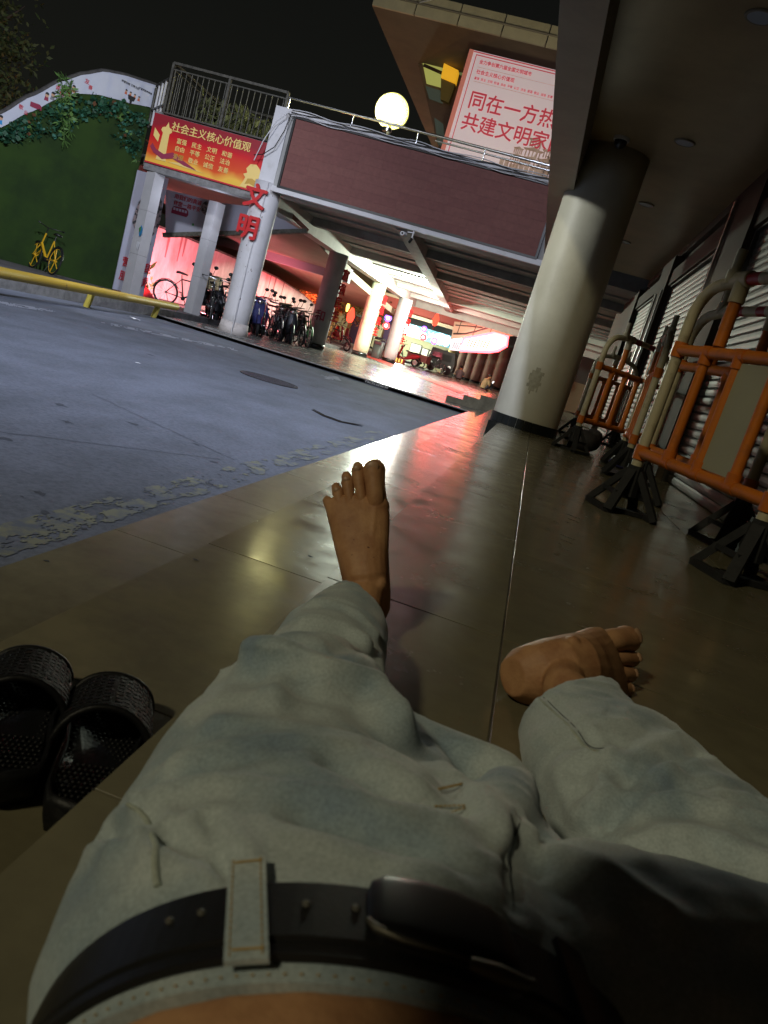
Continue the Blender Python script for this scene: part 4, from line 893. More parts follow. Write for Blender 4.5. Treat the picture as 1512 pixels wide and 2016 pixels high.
# litter bin
t = thing('litter_bin', (-7.25, 34.6, -.33), 'dark green litter bin standing left of the farthest pillar', 'bin')
mb = MB(); mb.loft([((-7.25, 34.6, z), (a, 0, 0), (0, a, 0)) for z, a in ((-.33, .20), (-.25, .21), (.45, .25))], 20, p=4); mb.build('body', mat('bin_green', (0.06, 0.08, 0.075), .4), t)
mb = MB(); mb.loft([((-7.25, 34.6, z), (a, 0, 0), (0, a, 0)) for z, a in ((.50, .26), (.56, .26), (.62, .17))], 20, p=4); mb.build('lid', BLACK, t)
mb = MB(); mb.box(-7.4, -7.1, 34.32, 34.36, .30, .42); mb.build('opening', BLACK, t)
# red display stand near farthest pillar
t = thing('striped_box', (-7.787,42.426,-0.25), 'low box with yellow and red stripes glowing at the foot of the farthest pillar', 'box')
p = Vector((-7.512,41.098,-0.33))
mb = MB(); mb.box(p.x - .5, p.x + .45, p.y, p.y + .4, -.33, -.08); mb.build('body', mat('red_box', (.5, .05, .04), .5), t)
mb = MB()
for k in range(6): mb.box(p.x - .45 + k * .15, p.x - .38 + k * .15, p.y - .01, p.y - .001, -.30, -.11)
mb.build('stripes', mat('glow_yellow', (.8, .6, .1), .5, emit=(1, .7, .15), estr=1.2), t)

# ---------------------------------------------------------------- lamp post on deck edge
lp = thing('street_lamp', (-4.54, 16.6, 3.3), 'bright yellowish lamp on a short pole above the dark red screen', 'lamp')
mb = MB(); mb.tube([(-4.50, 16.6, 3.3), (-4.54, 16.6, 4.72)], .035, 10); mb.build('pole', mat('cream_pole', (0.75, 0.72, 0.5), .5), lp)  # pole in pale cream
mb = MB(); mb.ell((-4.57, 16.6, 4.95), .17, .17, .17); mb.build('globe', mat('lamp_globe', (1, 1, .8), .5, emit=(1.0, 0.97, 0.62), estr=6), lp)
mb = MB(); mb.ell((-4.57, 16.6, 4.95), .35, .35, .34, 24, 14); gs = mb.build('outer_halo_shell', mat('lamp_halo', (1, .95, .6), .3, emit=(0.95, 1.0, 0.18), estr=1.0), lp)  # this and the next shell are added: their emission draws the lamp's glare halo
MATS['lamp_halo'].node_tree.nodes['Principled BSDF'].inputs['Alpha'].default_value = .24
mb = MB(); mb.ell((-4.57, 16.6, 4.95), .25, .25, .24, 24, 14); mb.build('inner_halo_shell', mat('lamp_halo_inner', (1, .95, .6), .3, emit=(1.0, 0.95, 0.25), estr=1.6), lp)
MATS['lamp_halo_inner'].node_tree.nodes['Principled BSDF'].inputs['Alpha'].default_value = .5
mb = MB(); mb.tube([(-4.57, 16.6, 4.62), (-4.57, 16.6, 4.55)], .10, 12); mb.build('collar', STEEL, lp)
# under-deck fitting
t = thing('ceiling_lamp', (-5.6, 29.3, 3.0), 'bright white lamp fitting under the overpass deck', 'lamp')
mb = MB(); mb.box(-6.1, -5.1, 29.2, 29.45, 2.93, 2.995); mb.build('housing', WHITEPAINT, t)
mb = MB(); mb.box(-6.05, -5.15, 29.22, 29.43, 2.90, 2.928); mb.build('tube', mat('tube_glow', (1, 1, 1), .5, emit=(.9, 1.0, .88), estr=30), t)

# ================================================================ BUILDING ABOVE THE DECK
ub = thing('upper_building', (-4, 26, 3.3), 'brown building with pale panelled roof edge and lit windows rising behind the overpass', 'building')
rz0 = (-8.662,26,10.369)[2]
mb = MB(); mb.box(-8.72, 4, 26.1, 41, rz0, rz0 + .15); mb.build('roof_soffit', mat('soffit', (0.17, 0.13, 0.09), .8, var=.15, scale=.8), ub)
for k in range(9):
    x = -8.72 + 1.42 * k; mb = MB(); mb.box(x + .02, x + 1.40, 26.0, 26.09, rz0, rz0 + .62); mb.build('roof_panel', mat('roof_panel', (0.50, 0.46, 0.33), .6, var=.12, scale=1.5), ub)
mb = MB(); mb.tube([(-8.7, 25.96, rz0 + .33), (4, 25.96, rz0 + .33)], .035, 8); mb.build('roof_pipe', mat('roof_pipe', (0.22, 0.20, 0.16), .7), ub)
mb = MB(); mb.poly3([(-8.396,30,11.369), (-5.818,30,7.152), (0.048,30,7.356), (-1.523,30,11.848)], (0, 3, 0)); mb.build('wall', mat('brown_wall', (0.15, 0.09, 0.06), .8, var=.2, scale=1), ub)
GL = mat('lit_window', (0.2, 0.2, 0.05), .4, col2=(0.1, 0.12, 0.03), scale=1.5, emit=(0.52, 0.52, 0.13), estr=0.55); DGL = mat('dim_window', (0.07, 0.09, 0.10), .2, emit=(.10, .12, .08), estr=.25)
def win(pts, m):
    mb = MB(); mb.poly3([Vector(p) for p in pts], (0, -.06, 0)); f = mb.build('window', m, ub); return f
w1 = win([(-8.062,29.9,11.226), (-7.25,29.9,9.746), (-6.68,29.9,9.735), (-6.612,29.9,10.381), (-6.888,29.9,11.067)], GL)
w2 = win([(-6.548,29.9,10.969), (-6.159,29.9,10.292), (-5.915,29.9,10.312), (-5.892,29.9,10.838)], mat('lit_window2', (0.1, 0.12, 0.04), .4, emit=(0.16, 0.20, 0.07), estr=.5))
win([(-7.261,29.9,9.655), (-7.004,29.9,9.271), (-6.459,29.9,9.22), (-6.626,29.9,9.624)], DGL)
win([(-6.628,29.9,8.7), (-6.222,29.9,7.844), (-5.91,29.9,7.792), (-6.231,29.9,8.561)], DGL)
for a, b in (((-7.9,29.8,10.943), (-6.731,29.8,10.733)), ((-7.524,29.8,10.296), (-6.505,29.8,10.141))):
    mb = MB(); mb.bar(a, b, .05, .10); mb.build('glazing_bar', PILAS, w1)
yb_ = thing('yellow_sign_box', (-6.296,29,9.889), 'small orange yellow sign box beside the billboard', 'sign')
mb = MB(); mb.poly3([(-6.679,29.5,10.317), (-6.649,29.5,9.858), (-6.088,29.5,9.778), (-6.109,29.5,10.204)], (0, -.3, 0)); mb.build('lit_face', mat('orange_box', (.7, .4, .03), .5, emit=(.85, .42, .02), estr=.7), yb_)
mb = MB(); mb.poly3([(-6.644,29.5,9.841), (-6.452,29.5,9.172), (-6.129,29.5,9.124), (-6.083,29.5,9.761)], (0, -.25, 0)); mb.build('lower_face', mat('olive_box', (.22, .16, .03), .6), yb_)
# billboard
bb = thing('billboard', (-3.451,25.6,8.067), 'large pink white billboard with big red slogan characters behind the handrail', 'billboard')
bx0 = (-5.192,25.6,9.651); bz1 = bx0[2]; bx0 = bx0[0]; bz0 = (-5.044,25.6,6.74)[2] - .4; bx1 = bx0 + 6.2
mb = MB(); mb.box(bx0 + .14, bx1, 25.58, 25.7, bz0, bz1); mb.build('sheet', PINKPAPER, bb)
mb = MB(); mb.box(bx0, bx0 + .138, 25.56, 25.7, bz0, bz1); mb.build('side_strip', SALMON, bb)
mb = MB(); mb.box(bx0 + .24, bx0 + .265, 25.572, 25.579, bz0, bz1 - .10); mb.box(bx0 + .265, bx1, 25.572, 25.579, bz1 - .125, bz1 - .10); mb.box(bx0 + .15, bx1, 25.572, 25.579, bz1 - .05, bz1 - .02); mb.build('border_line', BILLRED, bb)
Y = 25.57
def bt(s, size, o, bold=.02, sp=1.0): text(s, size, o, (1, 0, 0), (0, 0, 1), BILLRED, bb, bold=bold, th=.012, spacing=sp)
bt('全力争创第六届全国文明城市', .128, (-4.792,25.57,9.329)); bt('社会主义核心价值观', .135, (-4.796,25.57,9.039))
bt('富强  民主  文明  和谐  自由  平等  公正  法治  爱国  敬业  诚信  友善', .083, (-4.806,25.57,8.866), .012)
bt('同在一方热土', .56, (-4.783,25.57,8.077), .02); bt('共建文明家园', .56, (-4.809,25.57,7.433), .02)
for a, b in (((-4.806,25.57,9.222), (-2.317,25.57,9.108)), ((-4.803,25.57,8.807), (-2.246,25.57,8.711))):
    mb = MB(); mb.box(a[0], a[0] + 2.9, 25.573, 25.579, a[2] - .008, a[2]); mb.build('rule_line', BILLTAN, bb)
def tower(o, sc):
    mb = MB(); X, _, Z = o
    for k in range(3):
        w = (.34 - .07 * k) * sc; z = Z + .30 * sc * k
        mb.prism([(-w, .18 * sc), (-w * 1.25, .24 * sc), (-w * .7, .25 * sc), (0, .31 * sc), (w * .7, .25 * sc), (w * 1.25, .24 * sc), (w, .18 * sc)], (X, 25.568, z), (1, 0, 0), (0, 0, 1), .006)
        for s in (-.8, -.4, 0, .4, .8): mb.box(X + s * w - .02, X + s * w + .02, 25.562, 25.568, z, z + .18 * sc)
    mb.build('printed_pagoda', BILLTAN, bb)
tower((-2.376,25.57,6.8), 1.0); tower((-1.881,25.57,6.586), 1.0); tower((-2.83,25.57,6.688), .7); tower((-1.581,25.57,6.661), 1.1)
mb = MB(); mb.prism([(-.3, .02), (.0, .0), (.3, .05), (.33, .5), (.22, .1), (.0, .06)], (-2.536,25.57,7.035), (1, 0, 0), (0, 0, 1), .006); mb.build('printed_eave', BILLTAN, bb)
mb = MB()
for k in range(18): x = bx0 + 1.9 + k * .16; mb.box(x, x + .13, 25.57, 25.578, bz0, bz0 + .5 + .35 * noise.noise(Vector((k * .7, 3, 1))) + .02 * k)
mb.build('printed_skyline', mat('print_haze', (0.80, .60, .58), .7), bb)
for px in (((-8.509,25.8,10.46)), ): pass
t = thing('roof_mast', (-7.949,27,11.094), 'thin white cable and tube above the pale roof edge at the top of the picture', 'cable')
mb = MB(); mb.tube([(-7.202,25.9,10.705), (-6.529,25.9,11.007)], .02, 6); mb.build('tube', WHITEPAINT, t)

# ================================================================ FAR SHOPS
fb = thing('far_shop_building', (-9, 53, -.33), 'distant shop building with dark red fascia band and glowing shop sign', 'building')
def fpoly(nm, pts, m, th=.4, parent=None, dy=0):
    mb = MB(); mb.poly3([Vector(p) + Vector((0, dy, 0)) for p in pts], (0, -th, 0)); return mb.build(nm, m, parent if parent is not None else fb)
FW = mat('far_wall', (0.40, 0.40, 0.26), .8, var=.15, scale=.6)
mb = MB(); mb.box(-16, 3, 52.6, 53.2, -.33, 1.6); mb.build('lower_wall', FW, fb)
mb = MB(); mb.box(-16, 3, 52.6, 53.2, 1.6, 6.6); mb.build('upper_wall', mat('far_upper', (0.12, 0.14, 0.13), .8, var=.2, scale=.5), fb)
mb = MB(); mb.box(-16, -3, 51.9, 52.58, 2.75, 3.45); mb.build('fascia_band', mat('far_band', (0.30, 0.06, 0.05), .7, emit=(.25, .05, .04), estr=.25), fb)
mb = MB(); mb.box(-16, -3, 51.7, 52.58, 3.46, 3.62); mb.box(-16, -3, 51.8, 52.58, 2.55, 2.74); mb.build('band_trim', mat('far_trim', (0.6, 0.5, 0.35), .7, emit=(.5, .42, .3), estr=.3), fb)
for k in range(3):
    o = ((-8.51,52,0.594), (-7.827,52,0.481), (-7.283,52,0.467))[k]; w = (.34, .20, .22)[k]
    mb = MB(); mb.box(o[0] - w - .06, o[0] + w + .06, 52.5, 52.58, o[2] - .42, o[2] + .42); f = mb.build('window', BLACK, fb)
    mb = MB(); mb.box(o[0] - w, o[0] + w, 52.44, 52.49, o[2] - .35, o[2] + .35); mb.build('pane', mat('poster_glow', (.6, .65, .5), .5, emit=(.6, .65, .5), estr=.8), f)
mb = MB(); mb.box(-13.2, -12.3, 52.4, 52.58, -.33, 1.6); mb.build('door', mat('purple_dark', (0.03, 0.015, 0.05), .5), fb)
mb = MB(); mb.box(-10.9, -10.5, 52.4, 52.58, -.33, 2.0); mb.build('door', MATS['purple_dark'], fb)
sg = thing('shop_sign', (-8, 51.8, 1.5), 'long blue white glowing shop sign with pale characters far under the deck', 'sign')
a = (-9.733,51.6,1.871); b = (-6.233,51.6,1.581); zc = (a[2] + b[2]) / 2; xa_, xb_ = a[0], b[0]
mb = MB(); mb.box(xa_, xb_, 51.5, 51.7, zc - .40, zc + .40); mb.build('panel', mat('sign_blue', (.1, .25, .3), .5, emit=(0.10, .30, .38), estr=1.3), sg)
for u, w, c in ((.06, .34, 7), (.28, .28, 7), (.80, .34, 7), (.93, .16, 4)):
    x = xa_ + (xb_ - xa_) * u; mb = MB(); mb.ell((x, 51.4, zc), w * 1.4, .1, .36); mb.build('bright_patch', mat('sign_glow%d' % c, (1, 1, 1), .5, emit=(.85, 1.0, .95), estr=c), sg)
text('土冲馆', .62, (xa_ + (xb_ - xa_) * .36, 51.3, zc - .25), (1, 0, 0), (0, 0, 1), mat('sign_text', (1, 1, .9), .5, emit=(1, .95, .8), estr=2.5), sg, bold=.02, th=.02)
for px, cname, c, r, lab in (((-9.978,48,1.954), 'purple', (.25, .1, 1), .17, 'round violet lamp left of the farthest pillar'), ((-7.61,48,1.931), 'purple', (.25, .1, 1), .13, 'round violet lamp above the middle of the glowing shop sign'), ((-6.795,48,1.435), 'purple', (.25, .1, 1), .16, 'round violet lamp under the right half of the shop sign'),
                       ((-9.968,48,1.479), 'red', (1, .05, .05), .17, 'round red lamp left of the farthest pillar'), ((-7.526,48,1.447), 'red', (1, .05, .12), .15, 'round red lamp below the middle of the glowing shop sign')):
    t = thing('round_lamp', px, lab, 'lamp', 'round lamps outside the far shops')
    mb = MB(); mb.torus(px, (0, 1, 0), r, .06, 20, 6); mb.build('ring', mat('ring_' + cname, c, .5, emit=c, estr=5), t)
    mb = MB(); mb.ell(px, r * .6, .05, r * .6); mb.build('centre', mat('centre_' + cname, (1, .9, 1), .5, emit=(1, .8, 1), estr=5), t)
for px, s_, lab in (((-6.636,45,2.514), 1.0, 'red lantern hanging under the deck before the far shops'), ((-10.244,40,1.29), 1.1, 'glowing red tube lantern in the tree behind the pillars')):
    t = thing('lantern', px, lab, 'lantern'); x, y, z = px
    mb = MB(); mb.loft([((x, y, z + dz * s_), (r * s_, 0, 0), (0, r * s_, 0)) for dz, r in ((-.34, .06), (-.26, .15), (0, .19), (.22, .12), (.36, .05))], 14); mb.build('shade', mat('lantern_red', (.8, .03, .02), .5, emit=(1, .06, .03), estr=3), t)
    mb = MB(); mb.tube([(x, y, z + .3), (x + .02, y, z + .9)], .012, 5); mb.tube([(x, y, z - .3), (x, y, z - .6)], .02, 5); mb.build('cord', REDPRINT, t)
px = (-10.524,40,1.665); t = thing('lantern', px, 'small amber lantern in the orange lit tree', 'lantern'); mb = MB(); mb.loft([((px[0], px[1], px[2] + dz), (r, 0, 0), (0, r, 0)) for dz, r in ((-.25, .04), (0, .10), (.25, .04))], 12); mb.build('shade', mat('amber_glow', (1, .6, .1), .5, emit=(1, .6, .1), estr=5), t); mb = MB(); mb.tube([(px[0], px[1], px[2] + .25), (px[0], px[1], px[2] + .8)], .01, 5); mb.build('cord', BLACK, t)
px = (-12.304,50,2.903); t = thing('wall_lamp', px, 'small white lamp glowing high behind the cream lit pillar', 'lamp'); mb = MB(); mb.ell(px, .16, .1, .16); mb.build('globe', mat('white_glow', (1, 1, .9), .5, emit=(1, 1, .85), estr=8), t); mb = MB(); mb.tube([px, (px[0], px[1] + 3, px[2] + .1)], .02, 5); mb.build('arm', BLACK, t)
# red and white corner sign
rs = thing('corner_sign', (-3.514,40,1.788), 'glowing red and white wrap-around shop sign above a row of columns', 'sign')
WG = mat('white_sign_glow', (1, .9, .85), .5, emit=(1.0, .34, .36), estr=14); RG = mat('red_sign_glow', (1, .05, .05), .5, emit=(1.0, .04, .05), estr=16); WG2 = mat('pale_sign', (.8, .8, .8), .5, emit=(.9, .8, .9), estr=1.6)
fpoly('main_face', [(-4.244,40,1.787), (-4.231,40,1.237), (-2.856,40,1.586), (-2.868,40,2.446)], WG, .3, rs)
fpoly('side_face', [(-4.845,40.3,1.606), (-4.77,40.3,1.068), (-4.289,40.3,1.155), (-4.321,40.3,1.811)], WG2, .3, rs)
fpoly('corner_face', [(-2.816,39.6,2.433), (-2.809,39.8,1.563), (-2.393,39.5,1.723), (-2.061,39.2,2.035), (-2.113,39.2,2.429)], mat('yellow_sign_glow', (1, .5, .2), .5, emit=(1, .35, .14), estr=8), .3, rs)
mb = MB(); pts = [(-4.209,39.6,1.798), (-2.851,39.6,2.461), (-2.081,38.9,2.443), (-2.014,38.9,2.006), (-2.363,39.2,1.678), (-2.797,39.5,1.501), (-4.194,39.6,1.162), (-4.209,39.6,1.798)]
mb.tube(pts, .07, 6); mb.build('neon_edge', RG, rs)
for k in range(8):
    a = (-3.947,39.65,1.72); x = a[0] + k * .16; mb = MB(); mb.bar((x, 39.66, a[2] - .30 + .03 * k), (x + .06, 39.66, a[2] + .16 + .03 * k), .07, .03, (0, 1, 0)); mb.build('sign_stroke', mat('sign_ochre', (.4, .15, .02), .6, emit=(.55, .2, .03), estr=.8), rs)
for k in range(5):
    a = (-4.66,39.95,1.321); x = a[0] + k * .10; mb = MB(); mb.bar((x, 39.96, a[2] - .15), (x + .05, 39.96, a[2] + .25), .05, .03, (0, 1, 0)); mb.build('sign_stroke', BLACK, rs)
cb_ = thing('corner_building', (-4.5, 44, -.33), 'beige corner building with balcony above the red and white sign', 'building')
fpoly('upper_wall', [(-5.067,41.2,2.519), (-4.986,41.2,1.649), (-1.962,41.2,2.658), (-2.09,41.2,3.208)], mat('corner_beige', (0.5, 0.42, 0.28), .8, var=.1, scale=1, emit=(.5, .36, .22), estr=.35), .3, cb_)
fpoly('back_wall', [(-6.721,52.3,1.062), (-6.333,52.3,-0.396), (-1.16,52.3,-0.764), (-2.139,52.3,2.401)], mat('corner_dark', (0.03, 0.022, 0.02), .8), .2, cb_)
for k in range(4):
    mb = MB(); a = Vector((-4.754,40.9,2.422)); mb.tube([a + Vector((k * .8, 0, -.5)), a + Vector((k * .8 + .04, 0, .35))], .02, 5); mb.build('balcony_post', DARKMET, cb_)
mb = MB(); mb.tube([(-4.914,40.8,1.913), (-4.335,40.6,2.066), (-3.846,40.4,2.298), (-3.222,40.2,2.672)], .045, 6); mb.tube([(-4.945,40.8,2.359), (-4.201,40.6,2.503), (-3.535,40.4,2.598)], .03, 6); mb.build('balcony_rail', DARKMET, cb_)
crw = [(879, 727, 47), (900, 734, 46), (916, 740, 45), (933, 747, 44), (953, 754, 43), (973, 762, 42)]
base = {0: (-8.417,72.734), 1: (-7.079,69.944), 2: (-5.878,65.27), 3: (-4.602,58.912), 4: (-3.824,59.231), 5: (-2.873,56.502)}
names = ['leftmost and yellowest column of the far row under the red sign', 'second column of the far row, narrow and brown', 'third column of the far row, red lit at its top', 'fourth column of the far row, red lit and wide', 'fifth column of the far row, greyer, behind the seated man', 'rightmost grey column of the far row, thickest of all']
for k in range(6):
    x, y = base[k]; y = min(y, 51.0); x = base[k][0] * y / base[k][1]; r = (.24, .24, .30, .33, .36, .42)[k] * y / 50
    t = thing('round_column', (x, y, -.33), names[k], 'column', 'columns under the red and white sign')
    zt = (1.05 + .12 * k) * y / 44 + .55
    mb = MB(); mb.loft([((x, y, z), (r, 0, 0), (0, r, 0)) for z in (-.3, .3, 1, zt)], 20); mb.build('shaft', mat('far_column_%d' % (k == 0), (0.42, 0.36, 0.16) if k == 0 else (0.33, 0.24, 0.20), .7, var=.15, scale=2), t)
    mb = MB(); mb.loft([((x, y, z), (r + .02, 0, 0), (0, r + .02, 0)) for z in (-.33, -.18)], 20); mb.build('base_ring', BLACKTILE, t)
# dark van and cart
v = thing('parked_van', (-5.873,47,0.266), 'dark van parked in front of the far shops', 'van'); p = Vector((-5.809,47,0.065)); p.z = -.33
mb = MB(); mb.prism([(-.75, .25), (.80, .25), (.85, .7), (.70, 1.35), (-.70, 1.4), (-.8, .8)], (p.x, 47.6, -.33), (1, 0, 0), (0, 0, 1), 1.4); mb.build('body', mat('van_dark', (0.012, 0.013, 0.012), .4), v)
for s in (-.5, .5):
    mb = MB(); mb.tube([(p.x + s, 46.15, -.08), (p.x + s, 46.3, -.08)], .24, 16); mb.build('wheel', RUBBER, v)
mb = MB(); mb.box(p.x - .6, p.x + .6, 46.16, 46.19, .45, .85); mb.build('windscreen', mat('van_glass', (0.03, .04, .04), .15), v)
mb = MB(); mb.box(p.x - .68, p.x - .48, 46.16, 46.19, .12, .24); mb.box(p.x + .48, p.x + .68, 46.16, 46.19, .12, .24); mb.build('headlight', STEEL, v)
p = Vector((-6.933,44,0.002)); t = thing('cargo_tricycle', (p.x, p.y, -.33), 'reddish cargo tricycle cart in front of the far posters', 'tricycle', None, math.radians(170))
mb = MB(); mb.box(-.75, .45, -.4, .4, .35, .75); mb.build('cargo_box', mat('cart_red', (0.32, 0.10, 0.09), .6), t, local=True)
for x, y_ in ((-.2, -.44), (-.2, .44), (1.05, 0)):
    mb = MB(); mb.torus((x, y_, .28), (0, 1, 0), .25, .03, 20, 6); mb.tube([(x, y_ - .02, .28), (x, y_ + .02, .28)], .08, 10); mb.build('wheel', RUBBER, t, local=True)
mb = MB(); mb.tube([(.45, 0, .4), (.8, 0, .35), (1.0, 0, .8)], .025, 6); mb.tube([(.98, 0, .8), (1.05, 0, .28)], .02, 6); mb.tube([(.95, -.28, .95), (1.0, 0, .9), (.95, .28, .95)], .018, 6); mb.ell((.62, 0, .72), .13, .08, .04); mb.build('frame', DKM, t, local=True)
for k, (px_, c_, lab) in enumerate((((-7.18,42,0.139), REDPRINT, 'small red moped parked left of the cargo tricycle'), ((-9.378,44,-0.064), DKM, 'dark moped parked behind the cream lit pillar'), ((-6.051,45,0.057), DKM, 'dark bicycle standing between cargo tricycle and dark van'))):
    if k < 2: m_ = moped(lab, (px_[0], px_[1], -.33), math.radians(200 + 20 * k), c_, group=None)
    else: bicycle(lab, (px_[0], px_[1], -.33), math.radians(190), c_, STEEL, group=None)
for k, (px_, lab) in enumerate((((-10.307,38,-0.12), 'red lit moped nearest to the grey pillar'), ((-10.52,40,-0.001), 'red lit moped behind the nearest red lit one'), ((-11.765,43,0.155), 'red lit moped farthest back under the tree'))):
    moped(lab, (px_[0], px_[1], -.33), math.radians(30 + 25 * k), DKRED, group=None)
# people far off
def remesh(mb, voxel, name, m, parent=None, smooth=3, **kw):
    o = mb.build(name + '_src', m, None)
    md = o.modifiers.new('r', 'REMESH'); md.mode = 'VOXEL'; md.voxel_size = voxel; md.use_smooth_shade = True
    if smooth: s_ = o.modifiers.new('s', 'SMOOTH'); s_.iterations = smooth; s_.factor = .5
    bpy.context.view_layer.update()
    me = bpy.data.meshes.new_from_object(o.evaluated_get(bpy.context.evaluated_depsgraph_get())); bpy.data.objects.remove(o)
    me.name = name; me.materials.clear(); me.materials.append(m)
    n = bpy.data.objects.new(name, me); C.objects.link(n)
    if parent is not None:
        off = Vector((0, 0, 0)); p = parent
        while p is not None: off += p.location; p = p.parent
        me.transform(Matrix.Translation(-off)); n.parent = parent
    me.polygons.foreach_set('use_smooth', [True] * len(me.polygons)); tag(n, **kw); return n
SKIN = mat('skin', (0.50, 0.27, 0.13), .55, col2=(0.33, 0.15, 0.07), scale=22, bump=.12, bscale=260, thr=(.30, .60), spec=.35)
HAIR = mat('hair', (0.01, 0.008, 0.007), .6)
def sitting(loc, rz, label, topm, legm, phone=True):
    t = thing('person', loc, label, 'person', None, rz)
    def L(p): return Matrix.Rotation(rz, 3, 'Z') @ Vector(p) + Vector(loc)
    mb = MB()
    def tb(pts, rs): mb.tube([L(p) for p in pts], rs, 12)
    tb([(0, 0, .12), (.02, 0, .30), (.10, 0, .50), (.12, 0, .56), (.16, 0, .60)], [.15, .15, .16, .09, .05]); mb.ell(L((.19, 0, .70)), .085, .075, .105); mb.ell(L((.275, 0, .685)), .018, .014, .02)
    for s in (-1, 1):
        mb.ell(L((.18, s * .078, .70)), .02, .012, .03)
        tb([(0, s * .09, .12), (.34, s * .13, .40), (.36, s * .12, .38), (.30, s * .11, .06)], [.08, .06, .055, .04]); tb([(.30, s * .11, .045), (.48, s * .12, .03)], [.042, .03])
        tb([(.08, s * .17, .50), (.14, s * .22, .30), (.34, s * .08, .42)], [.05, .042, .03]); tb([(.34, s * .08, .42), (.40, s * .04, .44)], [.03, .025])
    remesh(mb, .012, 'body', SKIN, t, 4)
    mb = MB(); tb([(-.0, 0, .10), (.02, 0, .30), (.10, 0, .50), (.12, 0, .555)], [.165, .165, .175, .10])
    for s in (-1, 1): tb([(.08, s * .17, .50), (.13, s * .215, .32)], [.062, .056])
    remesh(mb, .012, 'shirt', topm, t, 3)
    mb = MB()
    for s in (-1, 1): tb([(0, s * .09, .12), (.34, s * .13, .40), (.36, s * .12, .38), (.31, s * .11, .12)], [.10, .072, .066, .055])
    remesh(mb, .012, 'trousers', legm, t, 3)
    mb = MB(); mb.ell(L((.17, 0, .74)), .10, .088, .085); mb.build('hair', HAIR, t)
    if phone: mb = MB(); c = L((.44, 0, .47)); mb.obox(c, (.004, 0, .02), (0, .035, 0), (-.03, 0, .06)); mb.build('phone', mat('phone_glow', (1, 1, 1), .4, emit=(.9, .95, 1), estr=4), t)
    return t
_p = (-2.349,38.136,-0.33)
sitting((-2.32, 36.5, -.33), math.radians(200), 'person with dark hair sitting on the far floor looking at a phone', mat('olive_shirt', (0.26, 0.20, 0.10), .8), mat('dark_trousers', (0.03, 0.03, 0.045), .8))
_p = (-4.191,43,0.086); sitting((_p[0], _p[1], -.33), math.radians(230), 'small dark figure sitting between the far columns', mat('grey_shirt', (0.10, 0.10, 0.10), .8), mat('dark_trousers', (0.03, 0.03, 0.045), .8))

# ================================================================ TREES
def tree(name, label, base, h, crown_c, crown_r, n, size, lm, trunks=1, seed=1, tm=None):
    t = thing(name, base, label, 'tree', None); rr = random.Random(seed); b = Vector(base); cc = Vector(crown_c)
    mb = MB()
    for k in range(trunks):
        o = b + Vector((k * .9 - .45 * (trunks - 1), rr.uniform(-.4, .4), 0)); m1 = o.lerp(cc, .5) + Vector((rr.uniform(-.2, .2), 0, 0)); mb.tube([o, m1, cc + Vector((k * .5 - .4, 0, 0))], [.16, .12, .05], 9)
        for j in range(7):
            s0 = m1.lerp(cc, rr.random()); e0 = cc + Vector((rr.uniform(-1, 1) * crown_r[0], rr.uniform(-1, 1) * crown_r[1], rr.uniform(-.6, .9) * crown_r[2])) * .8; mb.tube([s0, s0.lerp(e0, .5) + Vector((0, 0, .2)), e0], [.06, .035, .012], 5)
    mb.build('trunk', tm or mat('bark', (0.12, 0.08, 0.06), .9, var=.4, scale=8, bump=.6), t)
    mb = MB(); clumps = []
    for _ in range(n // 28):
        v = Vector((rr.gauss(0, 1), rr.gauss(0, 1), rr.gauss(0, 1))).normalized() * rr.random() ** .4; clumps.append(cc + Vector((v.x * crown_r[0], v.y * crown_r[1], v.z * crown_r[2])))
    for c in clumps:
        for _ in range(28):
            p = c + Vector((rr.gauss(0, .28), rr.gauss(0, .28), rr.gauss(0, .2))) * crown_r[2] * .5
            d = Vector((rr.uniform(-1, 1), rr.uniform(-1, 1), rr.uniform(-1, .4))).normalized() * size * rr.uniform(.6, 1.3); sd = d.cross(Vector((rr.uniform(-1, 1), rr.uniform(-1, 1), rr.uniform(-1, 1)))).normalized() * size * .22
            mb.add([p, p + d * .5 + sd, p + d, p + d * .5 - sd], [(0, 1, 2, 3)])
    mb.build('crown', lm, t, kind='stuff'); return t
tree('tree', 'tree with red lit trunks and orange lit leaves seen between grey and cream pillars', (-14.2, 44, -.33), 5, (-12.046,44,2.006), (3.0, 2.0, 1.15), 4200, .22, mat('leaf_orange', (0.30, 0.20, 0.06), .7, var=.4, scale=3), 4, 3)
tree('tree', 'dim tree with a few leaves at the upper left corner of the picture', (-19.5, 20, -.22), 7, (-18.385,21,4.919), (1.7, 1.5, 2.6), 4500, .20, mat('leaf_dim', (0.16, 0.14, 0.045), .7, col2=(0.05, 0.10, 0.03), scale=1.2), 1, 5)
t = thing('planting', (-7.9, 17.6, 3.62), 'scrubby plants growing inside the dark railing cage', 'plants')
leaves('leaves', [(random.uniform(-9.1, -7.0), random.uniform(16.9, 18.0), 3.66 + random.random() ** 2 * .7) for _ in range(240)], .20, mat('scrub', (0.10, 0.11, 0.04), .8, var=.5, scale=8), t, .08, 8, 4, asp=9, up=2)
leaves('leaves', [(random.uniform(-9.0, -8.0), random.uniform(18.5, 19.0), 3.7 + random.random() * .8) for _ in range(150)], .16, mat('scrub', (0, 0, 0)), t, .10, 18, 5, asp=4, up=1)
# low red bushes behind the bikes
t = thing('hedge', (-11.5, 36, -.33), 'low brownish hedge lit red behind the bike row', 'hedge')
leaves('leaves', [(random.uniform(-13, -9.8), random.uniform(34.5, 36), -.2 + random.random() * 1.0) for _ in range(260)], .22, mat('leaf_orange', (0, 0, 0)), t, .12, 9, 8)

